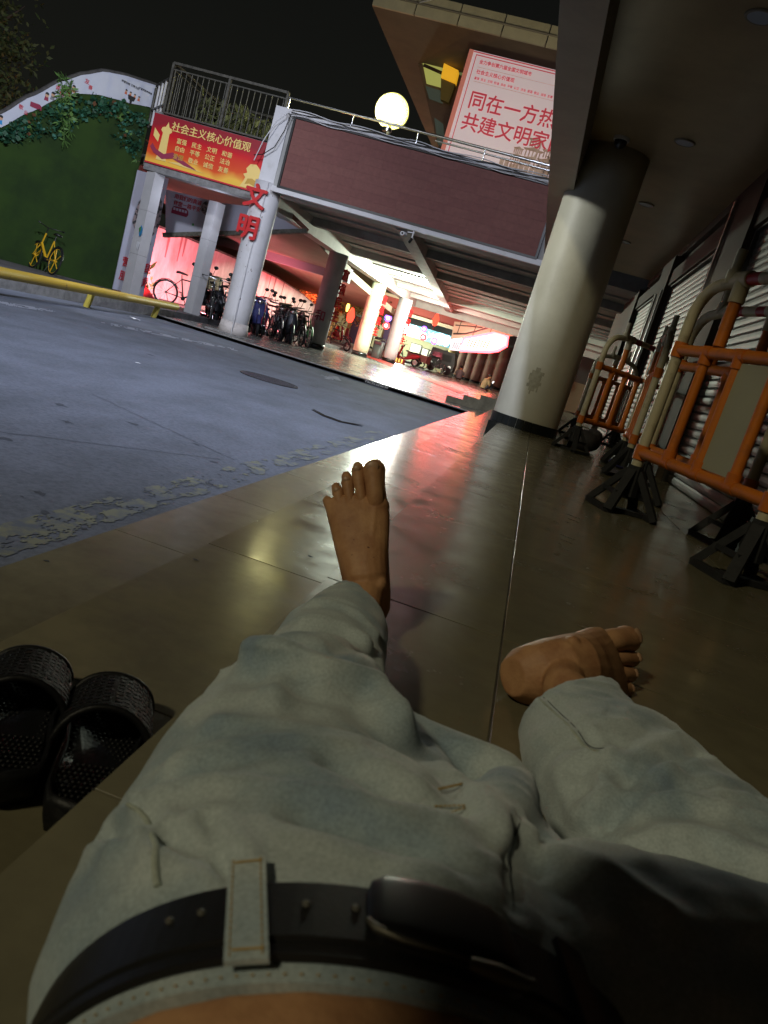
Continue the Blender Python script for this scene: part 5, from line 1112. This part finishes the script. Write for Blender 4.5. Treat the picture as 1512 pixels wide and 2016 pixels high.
# ================================================================ SLIPPERS
def slipper(cx_, cy_, rz, mir, label):
    t = thing('slipper', (cx_, cy_, -.149), label, 'slipper', 'pair of black slippers', rz)
    out = [(-.040, -.130), (-.046, -.10), (-.047, -.05), (-.044, 0), (-.050, .05), (-.055, .09), (-.050, .125), (-.030, .150), (.0, .158), (.030, .150), (.050, .12), (.055, .085), (.050, .04), (.044, 0), (.045, -.06), (.044, -.10), (.036, -.132), (.0, -.146)]
    n = len(out); mb = MB(); vs = []; fs = []
    for z, s in ((0, .94), (.008, 1.0), (.030, 1.02), (.040, .99), (.036, .93), (.026, .85)): vs += [(x * s * mir, y * (s if abs(y) > .1 else 1), z + (.010 if y < -.05 and z > .005 else 0)) for x, y in out]
    for j in range(5):
        for k in range(n): a = j * n + k; b = j * n + (k + 1) % n; fs.append((a, b, b + n, a + n))
    fs.append(tuple(range(5 * n, 6 * n))); fs.append(tuple(reversed(range(n)))); mb.add(vs, fs, True); mb.build('sole', mat('slipper_rubber', (0.005, 0.005, 0.006), .5, spec=.3, bump=.15, bscale=90), t, local=True)
    sm = MB(); sm.ell((0, 0, 0), .0028, .0028, .0022, 6, 4); me = meshof(sm, MATS['slipper_rubber'], 'massage_dot'); k_ = 0
    for i in range(-6, 7):
        for j in range(-15, 18):
            x = i * .0066 + (j % 2) * .0033; y = j * .0085
            if abs(x) < .037 and -.118 < y < .135: k_ += 1; piece(me, 'massage_dot', (x, y, .027 + (.010 if y < -.05 else 0)), t)
    # strap arch: woven, built as an arched shell with rims
    mb = MB(); cols = 22; rows = 9
    def ap(u, v):   # u 0..1 across, v 0..1 from back edge to front
        a = PI * u; w = .060 - .006 * v; h = .068 - .026 * v; y = (-.01 + .02 * math.sin(a)) + v * (.135); return Vector((w * -math.cos(a) * mir, y, .012 + h * math.sin(a) ** .8))
    for off in (0, 1):
        vs = []
        for i in range(cols + 1):
            for j in range(rows + 1):
                p = ap(i / cols, j / rows); c = Vector((0, p.y, .01)); d = (p - c).normalized(); vs.append(p + d * (-.004 if off else 0))
        o = len(mb.v)
        fs = []
        for i in range(cols):
            for j in range(rows):
                a = i * (rows + 1) + j; q = (a, a + 1, a + rows + 2, a + rows + 1); fs.append(q if not off else tuple(reversed(q)))
        mb.add(vs, fs, True)
    mb.build('strap', mat('slipper_strap', (0.005, 0.005, 0.006), .65, spec=.3, bump=.3, bscale=150), t, local=True)
    for v in (0, 1):
        mb = MB(); mb.tube([ap(i / 20, v) for i in range(21)], .005, 7); mb.build('strap_rim', MATS['slipper_rubber'], t, local=True)
    sm = MB(); sm.box(-.0035, .0035, -.006, .006, -.0012, .0012); me = meshof(sm, MATS['slipper_strap'], 'weave_rib')
    for i in range(1, 20):
        for j in range(9):
            u = i / 20; v = (j + .5 + .5 * (i % 2)) / 10; p = ap(u, v); c = Vector((0, p.y, .01)); d = (p - c).normalized()
            o = piece(me, 'weave_rib', p + d * .0012, t); o.rotation_euler = d.to_track_quat('Z', 'Y').to_euler()
    return t
slipper(-.366, .808, math.radians(24), 1, 'right hand slipper of the black pair, partly hidden by the platform edge')
slipper(-.480, .800, math.radians(28), -1, 'left hand slipper of the black pair, cut by the picture edge')

# ================================================================ THE RECLINING PERSON
person = thing('person', (.03, .30, 0), 'person reclining on the platform in pale washed jeans with a black belt and bare feet', 'person')
D = Vector((-.2082, .9770, -.0470)); SV = Vector((.9780, .2085, 0)); O = Vector((.0274, .2897, .102)); UP = Vector((-.0098, .0460, .9989))
def foot_points(hc, X, Z, mirror=False):
    sc = Vector(X).length / .217; X = Vector(X).normalized(); Z = Vector(Z); Z = (Z - X * Z.dot(X)).normalized(); Yv = Z.cross(X) * (-1 if mirror else 1)
    o = Vector(hc) - X * .03 * sc - Z * .03 * sc
    return lambda x, y, z: o + (X * x + Yv * y + Z * z) * sc, X * 1, Yv * sc, Z * sc
def foot(mb, fp, shaft):
    f, X, Yv, Z = fp
    secs = []
    for x, hw, zb_, zt_, yc in ((.004, .020, .012, .046, 0), (.020, .030, .002, .066, 0), (.045, .034, .0, .085, 0), (.075, .036, .003, .088, .0), (.105, .039, .008, .076, -.001), (.130, .043, .008, .064, -.001), (.155, .0465, .004, .053, -.001), (.176, .0485, .002, .043, -.002), (.190, .047, .004, .035, -.004), (.199, .040, .008, .028, -.005)):
        secs.append((f(x, yc, (zb_ + zt_) / 2), Yv * hw, Z * (zt_ - zb_) / 2))
    mb.loft(secs, 22, p=2.3)
    mb.ell(f(.176, .028, .022), .022, .022, .021)
    mb.ell(f(.036, 0, .037), .036, .034, .037)
    for y, x0, x1, y1, r in ((.030, .182, .249, .0325, .0165), (.0068, .186, .250, .0055, .0092), (-.0110, .182, .237, -.0140, .0088), (-.0260, .174, .222, -.0315, .0085), (-.0395, .160, .203, -.0475, .0082)):
        L_ = x1 - x0; mb.tube([f(x0 - .03, y * .8, .022), f(x0, y, .022), f(x0 + L_ * .45, y + (y1 - y) * .5, .0245), f(x0 + L_ * .8, y1, .018), f(x1, y1, .014)], [r * 1.05, r * .98, r * .92, r * 1.02, r * .62], 12)
        mb.ell(f(x1 - r * .8, y1, .015), r * 1.08, r * 1.08, r * .98)
    for s in (-1, 1): mb.ell(f(.058, s * .020, .072), .013, .013, .015)
    mb.tube([f(.062, 0, .05)] + shaft, [.030, .031, .033, .040][:len(shaft) + 1], 18)
    # tendons / knuckle pads on the instep
    for y in (.026, .009, -.006, -.020): mb.tube([f(.10, y * .45, .070), f(.14, y * .75, .055), f(.178, y, .036), f(.196, y, .028)], [.004, .0045, .0055, .006], 6)
def toes(fp):
    f, X, Yv, Z = fp; mb = MB(); sc = Yv.length
    for y0, x1, y1, r, zf in ((.027, .249, .0290, .0172, .021), (.007, .247, .0040, .0107, .019), (-.010, .232, -.0140, .0103, .018), (-.026, .217, -.0305, .0100, .017), (-.040, .199, -.0455, .0098, .015)):
        x0 = .168 - (.010 if y0 < -.03 else 0); L_ = x1 - x0; P = []; Rr = []
        for t_, rr_, dz in ((0, .70, .004), (.18, .86, .008), (.36, .90, .0075), (.52, .88, .0065), (.66, .96, .003), (.78, 1.06, .0005), (.87, 1.0, -.001), (.94, .78, -.002), (.98, .48, -.0025), (1.0, .12, -.003)):
            P.append(f(x0 + L_ * t_, y0 + (y1 - y0) * t_, zf + dz)); Rr.append(r * rr_ * sc)
        mb.tube(P, Rr, 18, flat=.92)
    return mb
def nails(fp, parent):
    f, X, Yv, Z = fp
    for y1, x1, w in ((.0290, .237, .0100), (.0040, .2385, .0060), (-.0140, .224, .0056), (-.0305, .2095, .0053), (-.0455, .192, .0048)):
        mb = MB(); R_ = Matrix((X, Yv, Z)).transposed(); R_ = R_; mb.ell(f(x1, y1, {.0100: .0365, .0060: .0283, .0056: .0270, .0053: .0258, .0048: .0236}[w]), w * 1.05, w, .0022, 12, 6, R_); mb.build('toenail', mat('nail', (0.42, 0.25, 0.15), .35), parent)
LH = Vector((-0.147,1.215,0.033)); LT = Vector((-0.246,1.27,0.243)); RH = Vector((0.128,1.135,0.04)); RT = Vector((0.335,1.369,0.055))
lf = foot_points(LH, LT - LH + Vector((-.006, 0, 0)), (.10, -1, .22), True); rf = foot_points(RH, RT - RH, (.12, -.86, .55), False)
mb = MB()
foot(mb, lf, [Vector((-0.147,1.14,0.043)), Vector((-0.144,1.05,0.047)), Vector((-0.142,0.93,0.044))])
foot(mb, rf, [Vector((0.172,1.069,0.062)), Vector((0.206,1.002,0.066)), Vector((0.247,0.922,0.07))])
mb.tube([(-0.144,1.05,0.047), (-.135, .88, .07), (-.11, .70, .10), (-.05, .50, .10), (-.02, .36, .10)], [.029, .032, .038, .06, .07], 16)
mb.tube([(0.208,1.003,0.07), (.27, .80, .075), (.40, .57, .08), (.25, .44, .095), (.10, .38, .10)], [.030, .032, .04, .06, .07], 16)
mb.loft([(O + D * t_, SV * a, UP * b) for t_, a, b in ((.10, .11, .08), (.0, .132, .096), (-.028, .138, .104), (-.037, .1455, .1125), (-.06, .1445, .112), (-.12, .14, .106), (-.22, .14, .098), (-.35, .16, .10))], 30)
# chest, shoulders, head, arms and hands holding the phone that takes the picture
mb.loft([(Vector((.06, -.02, .11)), (.16, 0, 0), (0, .02, .09)), (Vector((.02, -.12, .20)), (.17, 0, 0), (0, .07, .09)), (Vector((-.04, -.19, .36)), (.18, 0, 0), (0, .09, .06)), (Vector((-.08, -.20, .49)), (.17, 0, 0), (0, .08, .05)), (Vector((-.10, -.19, .57)), (.07, 0, 0), (0, .05, .03))], 24)
mb.tube([(-.10, -.19, .54), (-.16, -.14, .62)], [.055, .055], 14); mb.ell((-.195, -.09, .68), .095, .105, .122); mb.ell((-.18, .012, .66), .014, .018, .02)
for s_ in (-1, 1):
    mb.ell((-.195 + s_ * .09, -.10, .68), .012, .02, .03)
    el = Vector((-.05 + s_ * .28, -.10, .32)); wr = Vector((.012 + s_ * .10, -.05, .37))
    mb.tube([(-.09 + s_ * .17, -.19, .51), el], [.052, .042], 14); mb.tube([el, wr], [.042, .026], 14)
    mb.tube([wr, wr + Vector((-s_ * .02, .0, .05))], [.028, .036], 12, flat=.55)
    for k_ in range(4):
        b0 = wr + Vector((-s_ * .01, .008, .035 + k_ * .019)); mb.tube([b0, b0 + Vector((s_ * -.012, .024, .003)), b0 + Vector((-s_ * .035, .030, .004))], [.0085, .008, .007], 8)
    mb.tube([wr + Vector((-s_ * .02, -.01, .03)), wr + Vector((-s_ * .045, -.022, .055)), wr + Vector((-s_ * .06, -.018, .075))], [.012, .011, .009], 8)
body = remesh(mb, .0021, 'body', SKIN, person, 7)
_bm = bmesh.new(); _bm.from_mesh(body.data)
for _t in (toes(lf), toes(rf)):
    _tm = bpy.data.meshes.new('toes'); _tm.from_pydata([tuple(Vector(v) - person.location) for v in _t.v], [], _t.f); _tm.polygons.foreach_set('use_smooth', [True] * len(_tm.polygons)); _bm.from_mesh(_tm); bpy.data.meshes.remove(_tm)
_bm.to_mesh(body.data); _bm.free()
nails(lf, person); nails(rf, person)
mb = MB(); mb.ell((-.195, -.115, .715), .108, .118, .118); mb.build('hair', HAIR, person)
ph = thing('phone', (0, -.02, .42), 'black phone held by the reclining person', 'phone')
pc = Vector((0, 0, .45)) - f_ * .012 - u_ * .058 + r_ * .0; mb = MB(); mb.obox(pc, r_ * .038, u_ * .078, f_ * .004); mb.build('case', BLACK, ph)
_mo = mat('mole', (0.12, 0.05, 0.03), .7)
from mathutils.bvhtree import BVHTree as _B
_fb = _B.FromPolygons([v.co + person.location for v in body.data.vertices], [tuple(p.vertices) for p in body.data.polygons])
mb = MB()
for x, y, s_ in ((.118, .012, .0022), (.135, -.012, .0013), (.108, -.016, .0012), (.148, .004, .0010), (.10, .018, .0013), (.16, -.02, .001)):
    loc, nr, _i, _d = _fb.find_nearest(lf[0](x, y, .08)); mb.ell(loc, s_, s_ * .6, s_ * .35, 8, 5, nr.to_track_quat('Z', 'Y').to_matrix())
    loc, nr, _i, _d = _fb.find_nearest(rf[0](x, y, .08)); mb.ell(loc, s_ * .8, s_ * .6, s_ * .3, 8, 5, nr.to_track_quat('Z', 'Y').to_matrix())
mb.build('skin_marks', _mo, person, kind='stuff')

# --- jeans
def st(L_, R_, zc, b):
    L_ = Vector(L_); R_ = Vector(R_); c = (L_ + R_) / 2; c.z = zc; s_ = (R_ - L_) / 2; s_.z = 0; return (c, s_, UP * b)
jl = [st((-0.198,1.106,0.08), (-0.081,0.99,0.06), .066, .046), st((-0.213,0.926,0.085), (-0.062,0.865,0.085), .066, .054),
      st((-0.199,0.784,0.09), (-0.047,0.789,0.09), .068, .058), st((-0.189,0.689,0.11), (-0.039,0.713,0.11), .088, .076),
      st((-0.194,0.61,0.11), (-0.019,0.683,0.11), .092, .084), st((-0.187,0.5,0.115), (0.014,0.638,0.115), .094, .088),
      st((-0.176,0.434,0.115), (0.054,0.592,0.115), .094, .090), (O + D * .10 + SV * -.055, SV * .112, UP * .098), (O + D * .02 + SV * -.045, SV * .105, UP * .098)]
jr = [st((0.11,0.902,0.06), (0.251,1.083,0.06), .064, .052), st((0.116,0.819,0.07), (0.266,0.995,0.07), .066, .058), st((0.134,0.744,0.075), (0.296,0.977,0.08), .072, .064), st((0.156,0.676,0.08), (0.338,0.902,0.08), .074, .064), st((0.194,0.6,0.085), (0.379,0.823,0.085), .074, .066), ((.41, .60, .082), (.085, .05, 0), (0, 0, .074)), ((.44, .53, .082), (.05, .09, 0), (0, 0, .075))]
jt = [((.47, .44, .095), (.02, .080, 0), (0, 0, .085)), ((.41, .44, .10), (.03, .088, 0), (0, 0, .098)), ((.30, .435, .105), (.03, .098, 0), (0, 0, .105)), ((.20, .420, .105), (.02, .110, 0), (0, 0, .108)), ((.12, .40, .10), (.0, .12, 0), (0, 0, .108)), ((.06, .38, .095), (0, .10, 0), (0, 0, .09))]
mb = MB(); mb.loft(jl, 30, p=2.15); mb.loft(jr, 30, p=2.15); mb.loft(jt, 30, p=2.1)
mb.loft([(O + D * t_, SV * a, UP * b) for t_, a, b in ((-.034, .144, .109), (.0, .148, .112), (.05, .166, .113), (.11, .172, .108), (.18, .145, .098), (.24, .11, .085))], 36, p=2.1)
mb.ell((.055, .475, .10), .115, .10, .078, 24, 14); mb.ell((.0, .56, .095), .07, .07, .060, 20, 12)
mb.tube([(-0.008,0.631,0.12), (0.038,0.619,0.13), (0.08,0.604,0.14), (0.094,0.598,0.145)], [.03, .026, .020, .010], 12)
mb.tube([(-.185, .615, .128), (-.163, .618, .150), (-.129, .600, .168), (-.09, .592, .171), (-.05, .605, .164), (-.015, .60, .140)], [.008, .015, .018, .018, .016, .008], 12)
mb.tube([(-.205, .82, .075), (-.175, .826, .103), (-.13, .846, .112), (-.092, .835, .106), (-.062, .79, .085)], [.006, .013, .015, .014, .006], 12)
mb.tube([(-.21, .93, .070), (-.17, .955, .100), (-.12, .95, .103), (-.08, .90, .078)], [.006, .011, .012, .006], 12)
# raised fly fold
mb.tube([O + D * .02 + UP * .090, (.055, .42, .175), (0.079,0.555,0.15), (0.093,0.596,0.148)], [.03, .034, .026, .008], 12)
mb.tube([(0.043,0.623,0.11), (0.072,0.609,0.125), (0.093,0.6,0.14)], [.03, .022, .010], 10)
DEN = bpy.data.materials.new('washed_denim'); DEN.use_nodes = True
n = DEN.node_tree.nodes; l = DEN.node_tree.links; b_ = n['Principled BSDF']; b_.inputs['Roughness'].default_value = .85; b_.inputs['Specular IOR Level'].default_value = .2; b_.inputs['Sheen Weight'].default_value = .25
g = n.new('ShaderNodeNewGeometry')
n1 = n.new('ShaderNodeTexNoise'); n1.inputs['Scale'].default_value = 10; n1.inputs['Detail'].default_value = 5; l.new(g.outputs['Position'], n1.inputs['Vector'])
r1 = n.new('ShaderNodeValToRGB'); l.new(n1.outputs[0], r1.inputs[0]); e = r1.color_ramp.elements
e[0].position = .24; e[0].color = (.17, .25, .36, 1); e[1].position = .56; e[1].color = (.47, .53, .53, 1); k = e.new(.42); k.color = (.31, .385, .42, 1)
n2 = n.new('ShaderNodeTexNoise'); n2.inputs['Scale'].default_value = 420; n2.inputs['Detail'].default_value = 3; l.new(g.outputs['Position'], n2.inputs['Vector'])
mx = n.new('ShaderNodeMix'); mx.data_type = 'RGBA'; mx.blend_type = 'OVERLAY'; mx.inputs[0].default_value = .38; l.new(r1.outputs[0], mx.inputs[6]); l.new(n2.outputs[0], mx.inputs[7]); l.new(mx.outputs[2], b_.inputs['Base Color'])
wv = n.new('ShaderNodeTexWave'); wv.inputs['Scale'].default_value = 260; wv.bands_direction = 'DIAGONAL'; l.new(g.outputs['Position'], wv.inputs['Vector'])
bp = n.new('ShaderNodeBump'); bp.inputs['Strength'].default_value = .25; bp.inputs['Distance'].default_value = .0006; l.new(wv.outputs[0], bp.inputs['Height'])
n3 = n.new('ShaderNodeTexNoise'); n3.inputs['Scale'].default_value = 45; n3.inputs['Detail'].default_value = 4; l.new(g.outputs['Position'], n3.inputs['Vector'])
bp2 = n.new('ShaderNodeBump'); bp2.inputs['Strength'].default_value = .22; bp2.inputs['Distance'].default_value = .004; l.new(n3.outputs[0], bp2.inputs['Height']); l.new(bp.outputs[0], bp2.inputs['Normal']); l.new(bp2.outputs[0], b_.inputs['Normal'])
jeans = remesh(mb, .0045, 'jeans', DEN, person, 6)
# --- cloth folds
me = jeans.data; off = person.location; NV = len(me.vertices)
co_ = np.empty(NV * 3); me.vertices.foreach_get('co', co_); co_ = co_.reshape(-1, 3); no_ = np.empty(NV * 3); me.vertices.foreach_get('normal', no_); no_ = no_.reshape(-1, 3)
W_ = co_ + np.array(off)
CREASES = [
([(-0.144,0.385,0.154),(-0.116,0.337,0.171),(-0.092,0.299,0.181)],0.004,0.0025),
([(-0.156,0.6,0.168),(-0.127,0.587,0.181),(-0.089,0.58,0.183),(-0.049,0.599,0.177),(-0.019,0.558,0.176)],0.016,0.014),
([(-0.166,0.826,0.118),(-0.121,0.84,0.124),(-0.096,0.835,0.119)],0.011,0.008),
([(-0.181,0.921,0.113),(-0.134,0.922,0.119),(-0.091,0.902,0.106)],0.009,0.005),
([(-0.138,0.653,0.167),(-0.1,0.641,0.176),(-0.069,0.817,0.103)],0.012,-0.006),
([(-0.137,0.48,0.166),(-0.076,0.481,0.185),(-0.026,0.49,0.186),(0.009,0.469,0.192)],0.012,0.005),
([(-0.142,0.427,0.16),(-0.096,0.453,0.182),(-0.038,0.473,0.188),(0.008,0.443,0.197)],0.011,0.005),
([(-0.139,0.386,0.159),(-0.102,0.391,0.183),(-0.051,0.386,0.2),(-0.003,0.382,0.206),(0.03,0.396,0.207)],0.012,0.005),
([(-0.107,0.508,0.18),(-0.121,0.554,0.179)],0.012,0.005),
([(-0.045,0.441,0.192),(-0.002,0.42,0.2),(0.034,0.429,0.202)],0.01,-0.006),
([(-0.044,0.362,0.204),(0.0,0.36,0.209),(0.038,0.357,0.216)],0.01,-0.005),
([(-0.068,0.313,0.197),(-0.089,0.327,0.188),(-0.108,0.342,0.177)],0.006,-0.005),
([(-0.06,0.302,0.198),(-0.073,0.324,0.195),(-0.093,0.352,0.187)],0.005,-0.005),
([(0.077,0.46,0.195),(0.07,0.397,0.202),(0.07,0.348,0.207)],0.005,-0.0025),
([(0.022,0.532,0.17),(0.053,0.462,0.198),(0.066,0.415,0.205)],0.01,0.004),
([(0.082,0.447,0.191),(0.112,0.417,0.203),(0.15,0.393,0.208)],0.013,0.006),
([(-0.162,0.392,0.12),(-0.138,0.362,0.155),(-0.126,0.352,0.165)],0.007,-0.008),
([(-0.131,0.338,0.157),(-0.107,0.318,0.176)],0.012,0.004),
([(0.128,0.918,0.1),(0.161,0.801,0.123),(0.178,0.766,0.127)],0.006,-0.003),
([(0.185,0.76,0.129),(0.173,0.694,0.112),(0.158,0.683,0.09)],0.012,0.007),
([(0.198,0.74,0.131),(0.275,0.857,0.132)],0.012,0.006),
([(0.171,0.68,0.106),(0.242,0.749,0.138)],0.01,0.006),
([(0.165,0.672,0.095),(0.244,0.697,0.135),(0.32,0.704,0.142)],0.01,0.005),
([(0.198,0.633,0.108),(0.253,0.648,0.133),(0.299,0.63,0.14)],0.012,0.006),
([(0.162,0.756,0.119),(0.143,0.741,0.096),(0.153,0.698,0.09)],0.012,0.004),
([(0.196,0.707,0.126),(0.292,0.831,0.133)],0.007,-0.005),
([(0.18,0.662,0.105),(0.248,0.72,0.137),(0.345,0.78,0.128)],0.007,-0.005),
]
disp = np.zeros(NV)
for pts, w, h in CREASES:
    P = [np.array(p) for p in pts]; best = np.full(NV, 9.0)
    for a, b in zip(P, P[1:]):
        d = b - a; t_ = np.clip(((W_ - a) @ d) / (d @ d), 0, 1); q = a + t_[:, None] * d; best = np.minimum(best, np.linalg.norm(W_ - q, axis=1))
    disp += h * 1.1 * (np.exp(-(best / (w * .85)) ** 2) - .45 * np.exp(-((best - 2.1 * w) / w) ** 2))
for i in range(NV):
    x, y, z = W_[i]
    right = x > .10 + .25 * max(0, y - .5)
    if right: v = Vector((x * 16 + y * 9, -x * 8 + y * 15, z * 10))
    else: v = Vector((x * 7 + y * 3, y * 21 - x * 6, z * 9))
    wv_ = noise.noise(v * .5) * .8; r = 1 - abs(noise.noise(v + Vector((wv_, wv_, 0)))) * 2
    r2 = 1 - abs(noise.noise(v * 2.3 + Vector((5, wv_ * 2, 3)))) * 2
    up_ = .35 + .65 * max(0, no_[i][2])
    disp[i] += ((r ** 2 if r > 0 else 0) * .0026 + (r2 ** 2 if r2 > 0 else 0) * .0003 - .0010) * up_ * (0.35 if y < .36 and abs(x - .03) < .14 else 1)
co_ += no_ * disp[:, None]; co_[:, 2] = np.maximum(co_[:, 2], .001)
me.vertices.foreach_set('co', co_.reshape(-1))
bm = bmesh.new(); bm.from_mesh(me)
def cut(pt_, nrm, box):
    pt_ = Vector(pt_); nrm = Vector(nrm).normalized(); dl = []
    for f in bm.faces:
        c = f.calc_center_median() + off
        if box(c) and (c - pt_).dot(nrm) > 0: dl.append(f)
    bmesh.ops.delete(bm, geom=dl, context='FACES')
hl1 = Vector((-0.187,1.102,0.085)); hl2 = Vector((-0.071,1.045,0.03))
hd_ = (hl2 - hl1); hn = Vector((-hd_.y, hd_.x, 0)).normalized(); hn = hn if hn.y > 0 else -hn
hr1 = Vector((0.111,0.924,0.05)); hr2 = Vector((0.254,1.101,0.05)); hd2 = hr2 - hr1; hn2 = Vector((-hd2.y, hd2.x, 0)).normalized(); hn2 = hn2 if hn2.y > 0 else -hn2
cut(hl1 + hn * -.006, hn, lambda c: c.x < -.02 and c.y > .85); cut(hr1 + hn2 * -.006, hn2, lambda c: c.x > .03 and c.y > .85)
bm.to_mesh(me); bm.free()
so = jeans.modifiers.new('thickness', 'SOLIDIFY'); so.thickness = .0022; so.offset = -1
me.polygons.foreach_set('use_smooth', [True] * len(me.polygons))

# --- waistband, belt, loop, buckle, seams: placed on the waist ellipse
def wp(th, t_, k=0.0, a=.148, b=.1135):
    ca, sa = math.cos(th), math.sin(th); p = 2.1
    e_ = Vector((a * math.copysign(abs(ca) ** (2 / p), ca), b * math.copysign(abs(sa) ** (2 / p), sa))); nrm = Vector((e_.x / a / a, e_.y / b / b)).normalized()
    return O + D * t_ + SV * (e_.x + nrm.x * k) + UP * (e_.y + nrm.y * k)
def wrap(nm, th0, th1, t0, t1, k0, k1, m, n=60, parent=person, tilt=0, rnd=0, skew=0):
    mb = MB(); vs = []; sec = [(t0, k0), (t0 + rnd, k1), (t1 - rnd, k1 + tilt), (t1, k0)] if rnd else [(t0, k0), (t0, k1), (t1, k1 + tilt), (t1, k0)]
    for i in range(n + 1):
        th = th0 + (th1 - th0) * i / n
        for t_, k in sec: vs.append(wp(th + skew * t_, t_, k))
    fs = [(i * 4 + j, i * 4 + (j + 1) % 4, (i + 1) * 4 + (j + 1) % 4, (i + 1) * 4 + j) for i in range(n) for j in range(4)]
    fs += [(3, 2, 1, 0), tuple(n * 4 + j for j in range(4))]; mb.add(vs, fs, False); return mb.build(nm, m, parent)
LEATH = mat('black_leather', (0.009, 0.009, 0.009), .36, bump=.03, bscale=420)
T1 = math.radians(-60); T2 = math.radians(240)
wrap('waistband', T1, T2, -.036, .024, -.010, .0005, DEN, 90)
belt = wrap('belt', T1, T2, -.018, .018, .002, .0052, LEATH, 90, rnd=.0015)
wrap('belt_edge', T1, T2, -.0265, -.0185, .0012, .0042, LEATH, 90, parent=belt, rnd=.001)
STI = mat('ochre_stitch', (0.42, 0.27, 0.07), .7)
sm = MB(); sm.box(-.0016, .0016, -.0004, .0004, -.0003, .0003); stm = meshof(sm, STI, 'stitch')
smw = MB(); smw.box(-.0016, .0016, -.0005, .0005, -.0004, .0004); stw = meshof(smw, mat('pale_stitch', (0.45, 0.43, 0.36), .8), 'stitch')
SK = math.radians(58)
loop = wrap('belt_loop', math.radians(114.4), math.radians(121.2), -.033, .032, .006, .0085, DEN, 6, skew=SK)
for th in (115.3, 120.3):
    mb = MB()
    for k in range(17):
        t_ = -.031 + k * .0037; a = wp(math.radians(th) + SK * t_, t_, .0088); b = wp(math.radians(th) + SK * (t_ + .0024), t_ + .0024, .0088); mb.tube([a, b], .00035, 4)
    mb.build('stitching', STI, loop, kind='stuff')
for t_ in (-.028, .028):
    mb = MB(); mb.tube([wp(math.radians(115.0 + k) + SK * t_, t_, .009) for k in range(6)], .0006, 4); mb.build('bar_tack', STI, loop)
mb = MB()
for k in range(120):
    th = T1 + (T2 - T1) * k / 120; a = wp(th, -.0325, .0012); b = wp(th + .008, -.0325, .0012); mb.tube([a, b], .0005, 4)
mb.build('waist_stitching', STI, person, kind='stuff')
for th in (132, 126, 108, 100):
    c = wp(math.radians(th), .002, .0053); mb = MB(); mb.ell(c, .0022, .0022, .0012, 10, 5); mb.build('belt_hole', mat('belt_hole', (0.08, 0.075, 0.06), .6), belt)
# buckle: rounded black plate with a pale metal lip
bc = math.radians(82)
def bz(th_d, t_, k): return wp(math.radians(th_d), t_, k)
mb = MB(); secs = []
for th_d, tw, kk in ((98.5, .008, .002), (97.7, .016, .0045), (95.5, .0195, .0065), (90, .0205, .0072), (84, .0205, .0072), (78, .019, .0066), (75, .016, .0055), (73.8, .008, .003)):
    c = bz(th_d, .004, .004); secs.append((c, D * tw, UP * kk))
mb.loft(secs, 20, p=5); buckle = mb.build('buckle', mat('buckle_black', (0.006, 0.006, 0.007), .38), person)
mb = MB(); mb.tube([bz(98.3, -.006, .007), bz(97, -.012, .008), bz(93, -.0160, .008), bz(86, -.0168, .008), bz(80, -.0168, .0075)], [.0012, .002, .0015, .0012, .0008], 6); mb.build('buckle_lip', mat('pewter', (0.16, 0.15, 0.12), .5, .8), buckle)
mb = MB(); mb.tube([bz(84, -.021, .009), bz(80, -.024, .011), bz(75, -.022, .010), bz(73, -.016, .008)], [.003, .004, .003, .002], 8); mb.build('buckle_roller', MATS['pewter'], buckle)
wrap('belt_keeper', math.radians(58), math.radians(64), -.024, .026, .0055, .009, LEATH, 5, parent=belt)
from mathutils.bvhtree import BVHTree
_bv = BVHTree.FromPolygons([v.co + off for v in me.vertices], [tuple(p.vertices) for p in me.polygons])
def surf(p, e=.0012):
    loc, nrm, i, d_ = _bv.find_nearest(Vector(p)); nrm = nrm if nrm.z > -.2 else -nrm; return loc + nrm * e
def seam(nm, pts, r, m, dash=0, e=.0006, n=26, flat=.6):
    P = []
    for a, b in zip(pts, pts[1:]):
        for k in range(n): P.append(surf(Vector(a).lerp(Vector(b), k / n), e))
    P.append(surf(pts[-1], e)); mb = MB()
    for _ in range(12): P = [P[0]] + [(P[i - 1] + P[i] * 2 + P[i + 1]) / 4 for i in range(1, len(P) - 1)] + [P[-1]]
    if dash:
        for i in range(0, len(P) - 1, 2): mb.tube([P[i], P[i + 1]], r, 5)
    else: mb.tube(P, r, 6, flat=flat)
    return mb.build(nm, m, person)
SEAMM = mat('seam_pale', (0.40, 0.44, 0.38), .85, var=.2, scale=80); SEAMD = mat('seam_dark', (0.06, 0.07, 0.08), .9)
seam('pocket_seam', [(-.142, .381, .158), (-.116, .337, .171), (-.093, .300, .183)],   .0020, SEAMM, e=.0004)
seam('fly_seam', [(.077, .459, .196), (.07, .397, .202), (.071, .354, .205)], .0006, SEAMD, e=.0002)
seam('leg_seam', [(.127, .917, .1), (.16, .796, .125), (.176, .756, .132)], .0008, SEAMD, e=.0002)
seam('leg_seam_ridge', [(.121, .912, .1), (.153, .793, .125), (.169, .752, .132)], .0022, SEAMM, e=-.0006)
for _a, _b in (((.024, .456, .1955), (.038, .482, .1865)), ((.024, .426, .2015), (.037, .436, .2015))):
    for _d in (0, .0022):
        mb = MB(); _p0 = surf(Vector(_a) + Vector((0, _d, 0)), .0008); _p1 = surf(Vector(_b) + Vector((0, _d, 0)), .0008)
        for k in range(7): mb.tube([_p0.lerp(_p1, k / 7), _p0.lerp(_p1, (k + .7) / 7)], .0005, 5)
        mb.build('bar_tack', STI, person, kind='stuff')
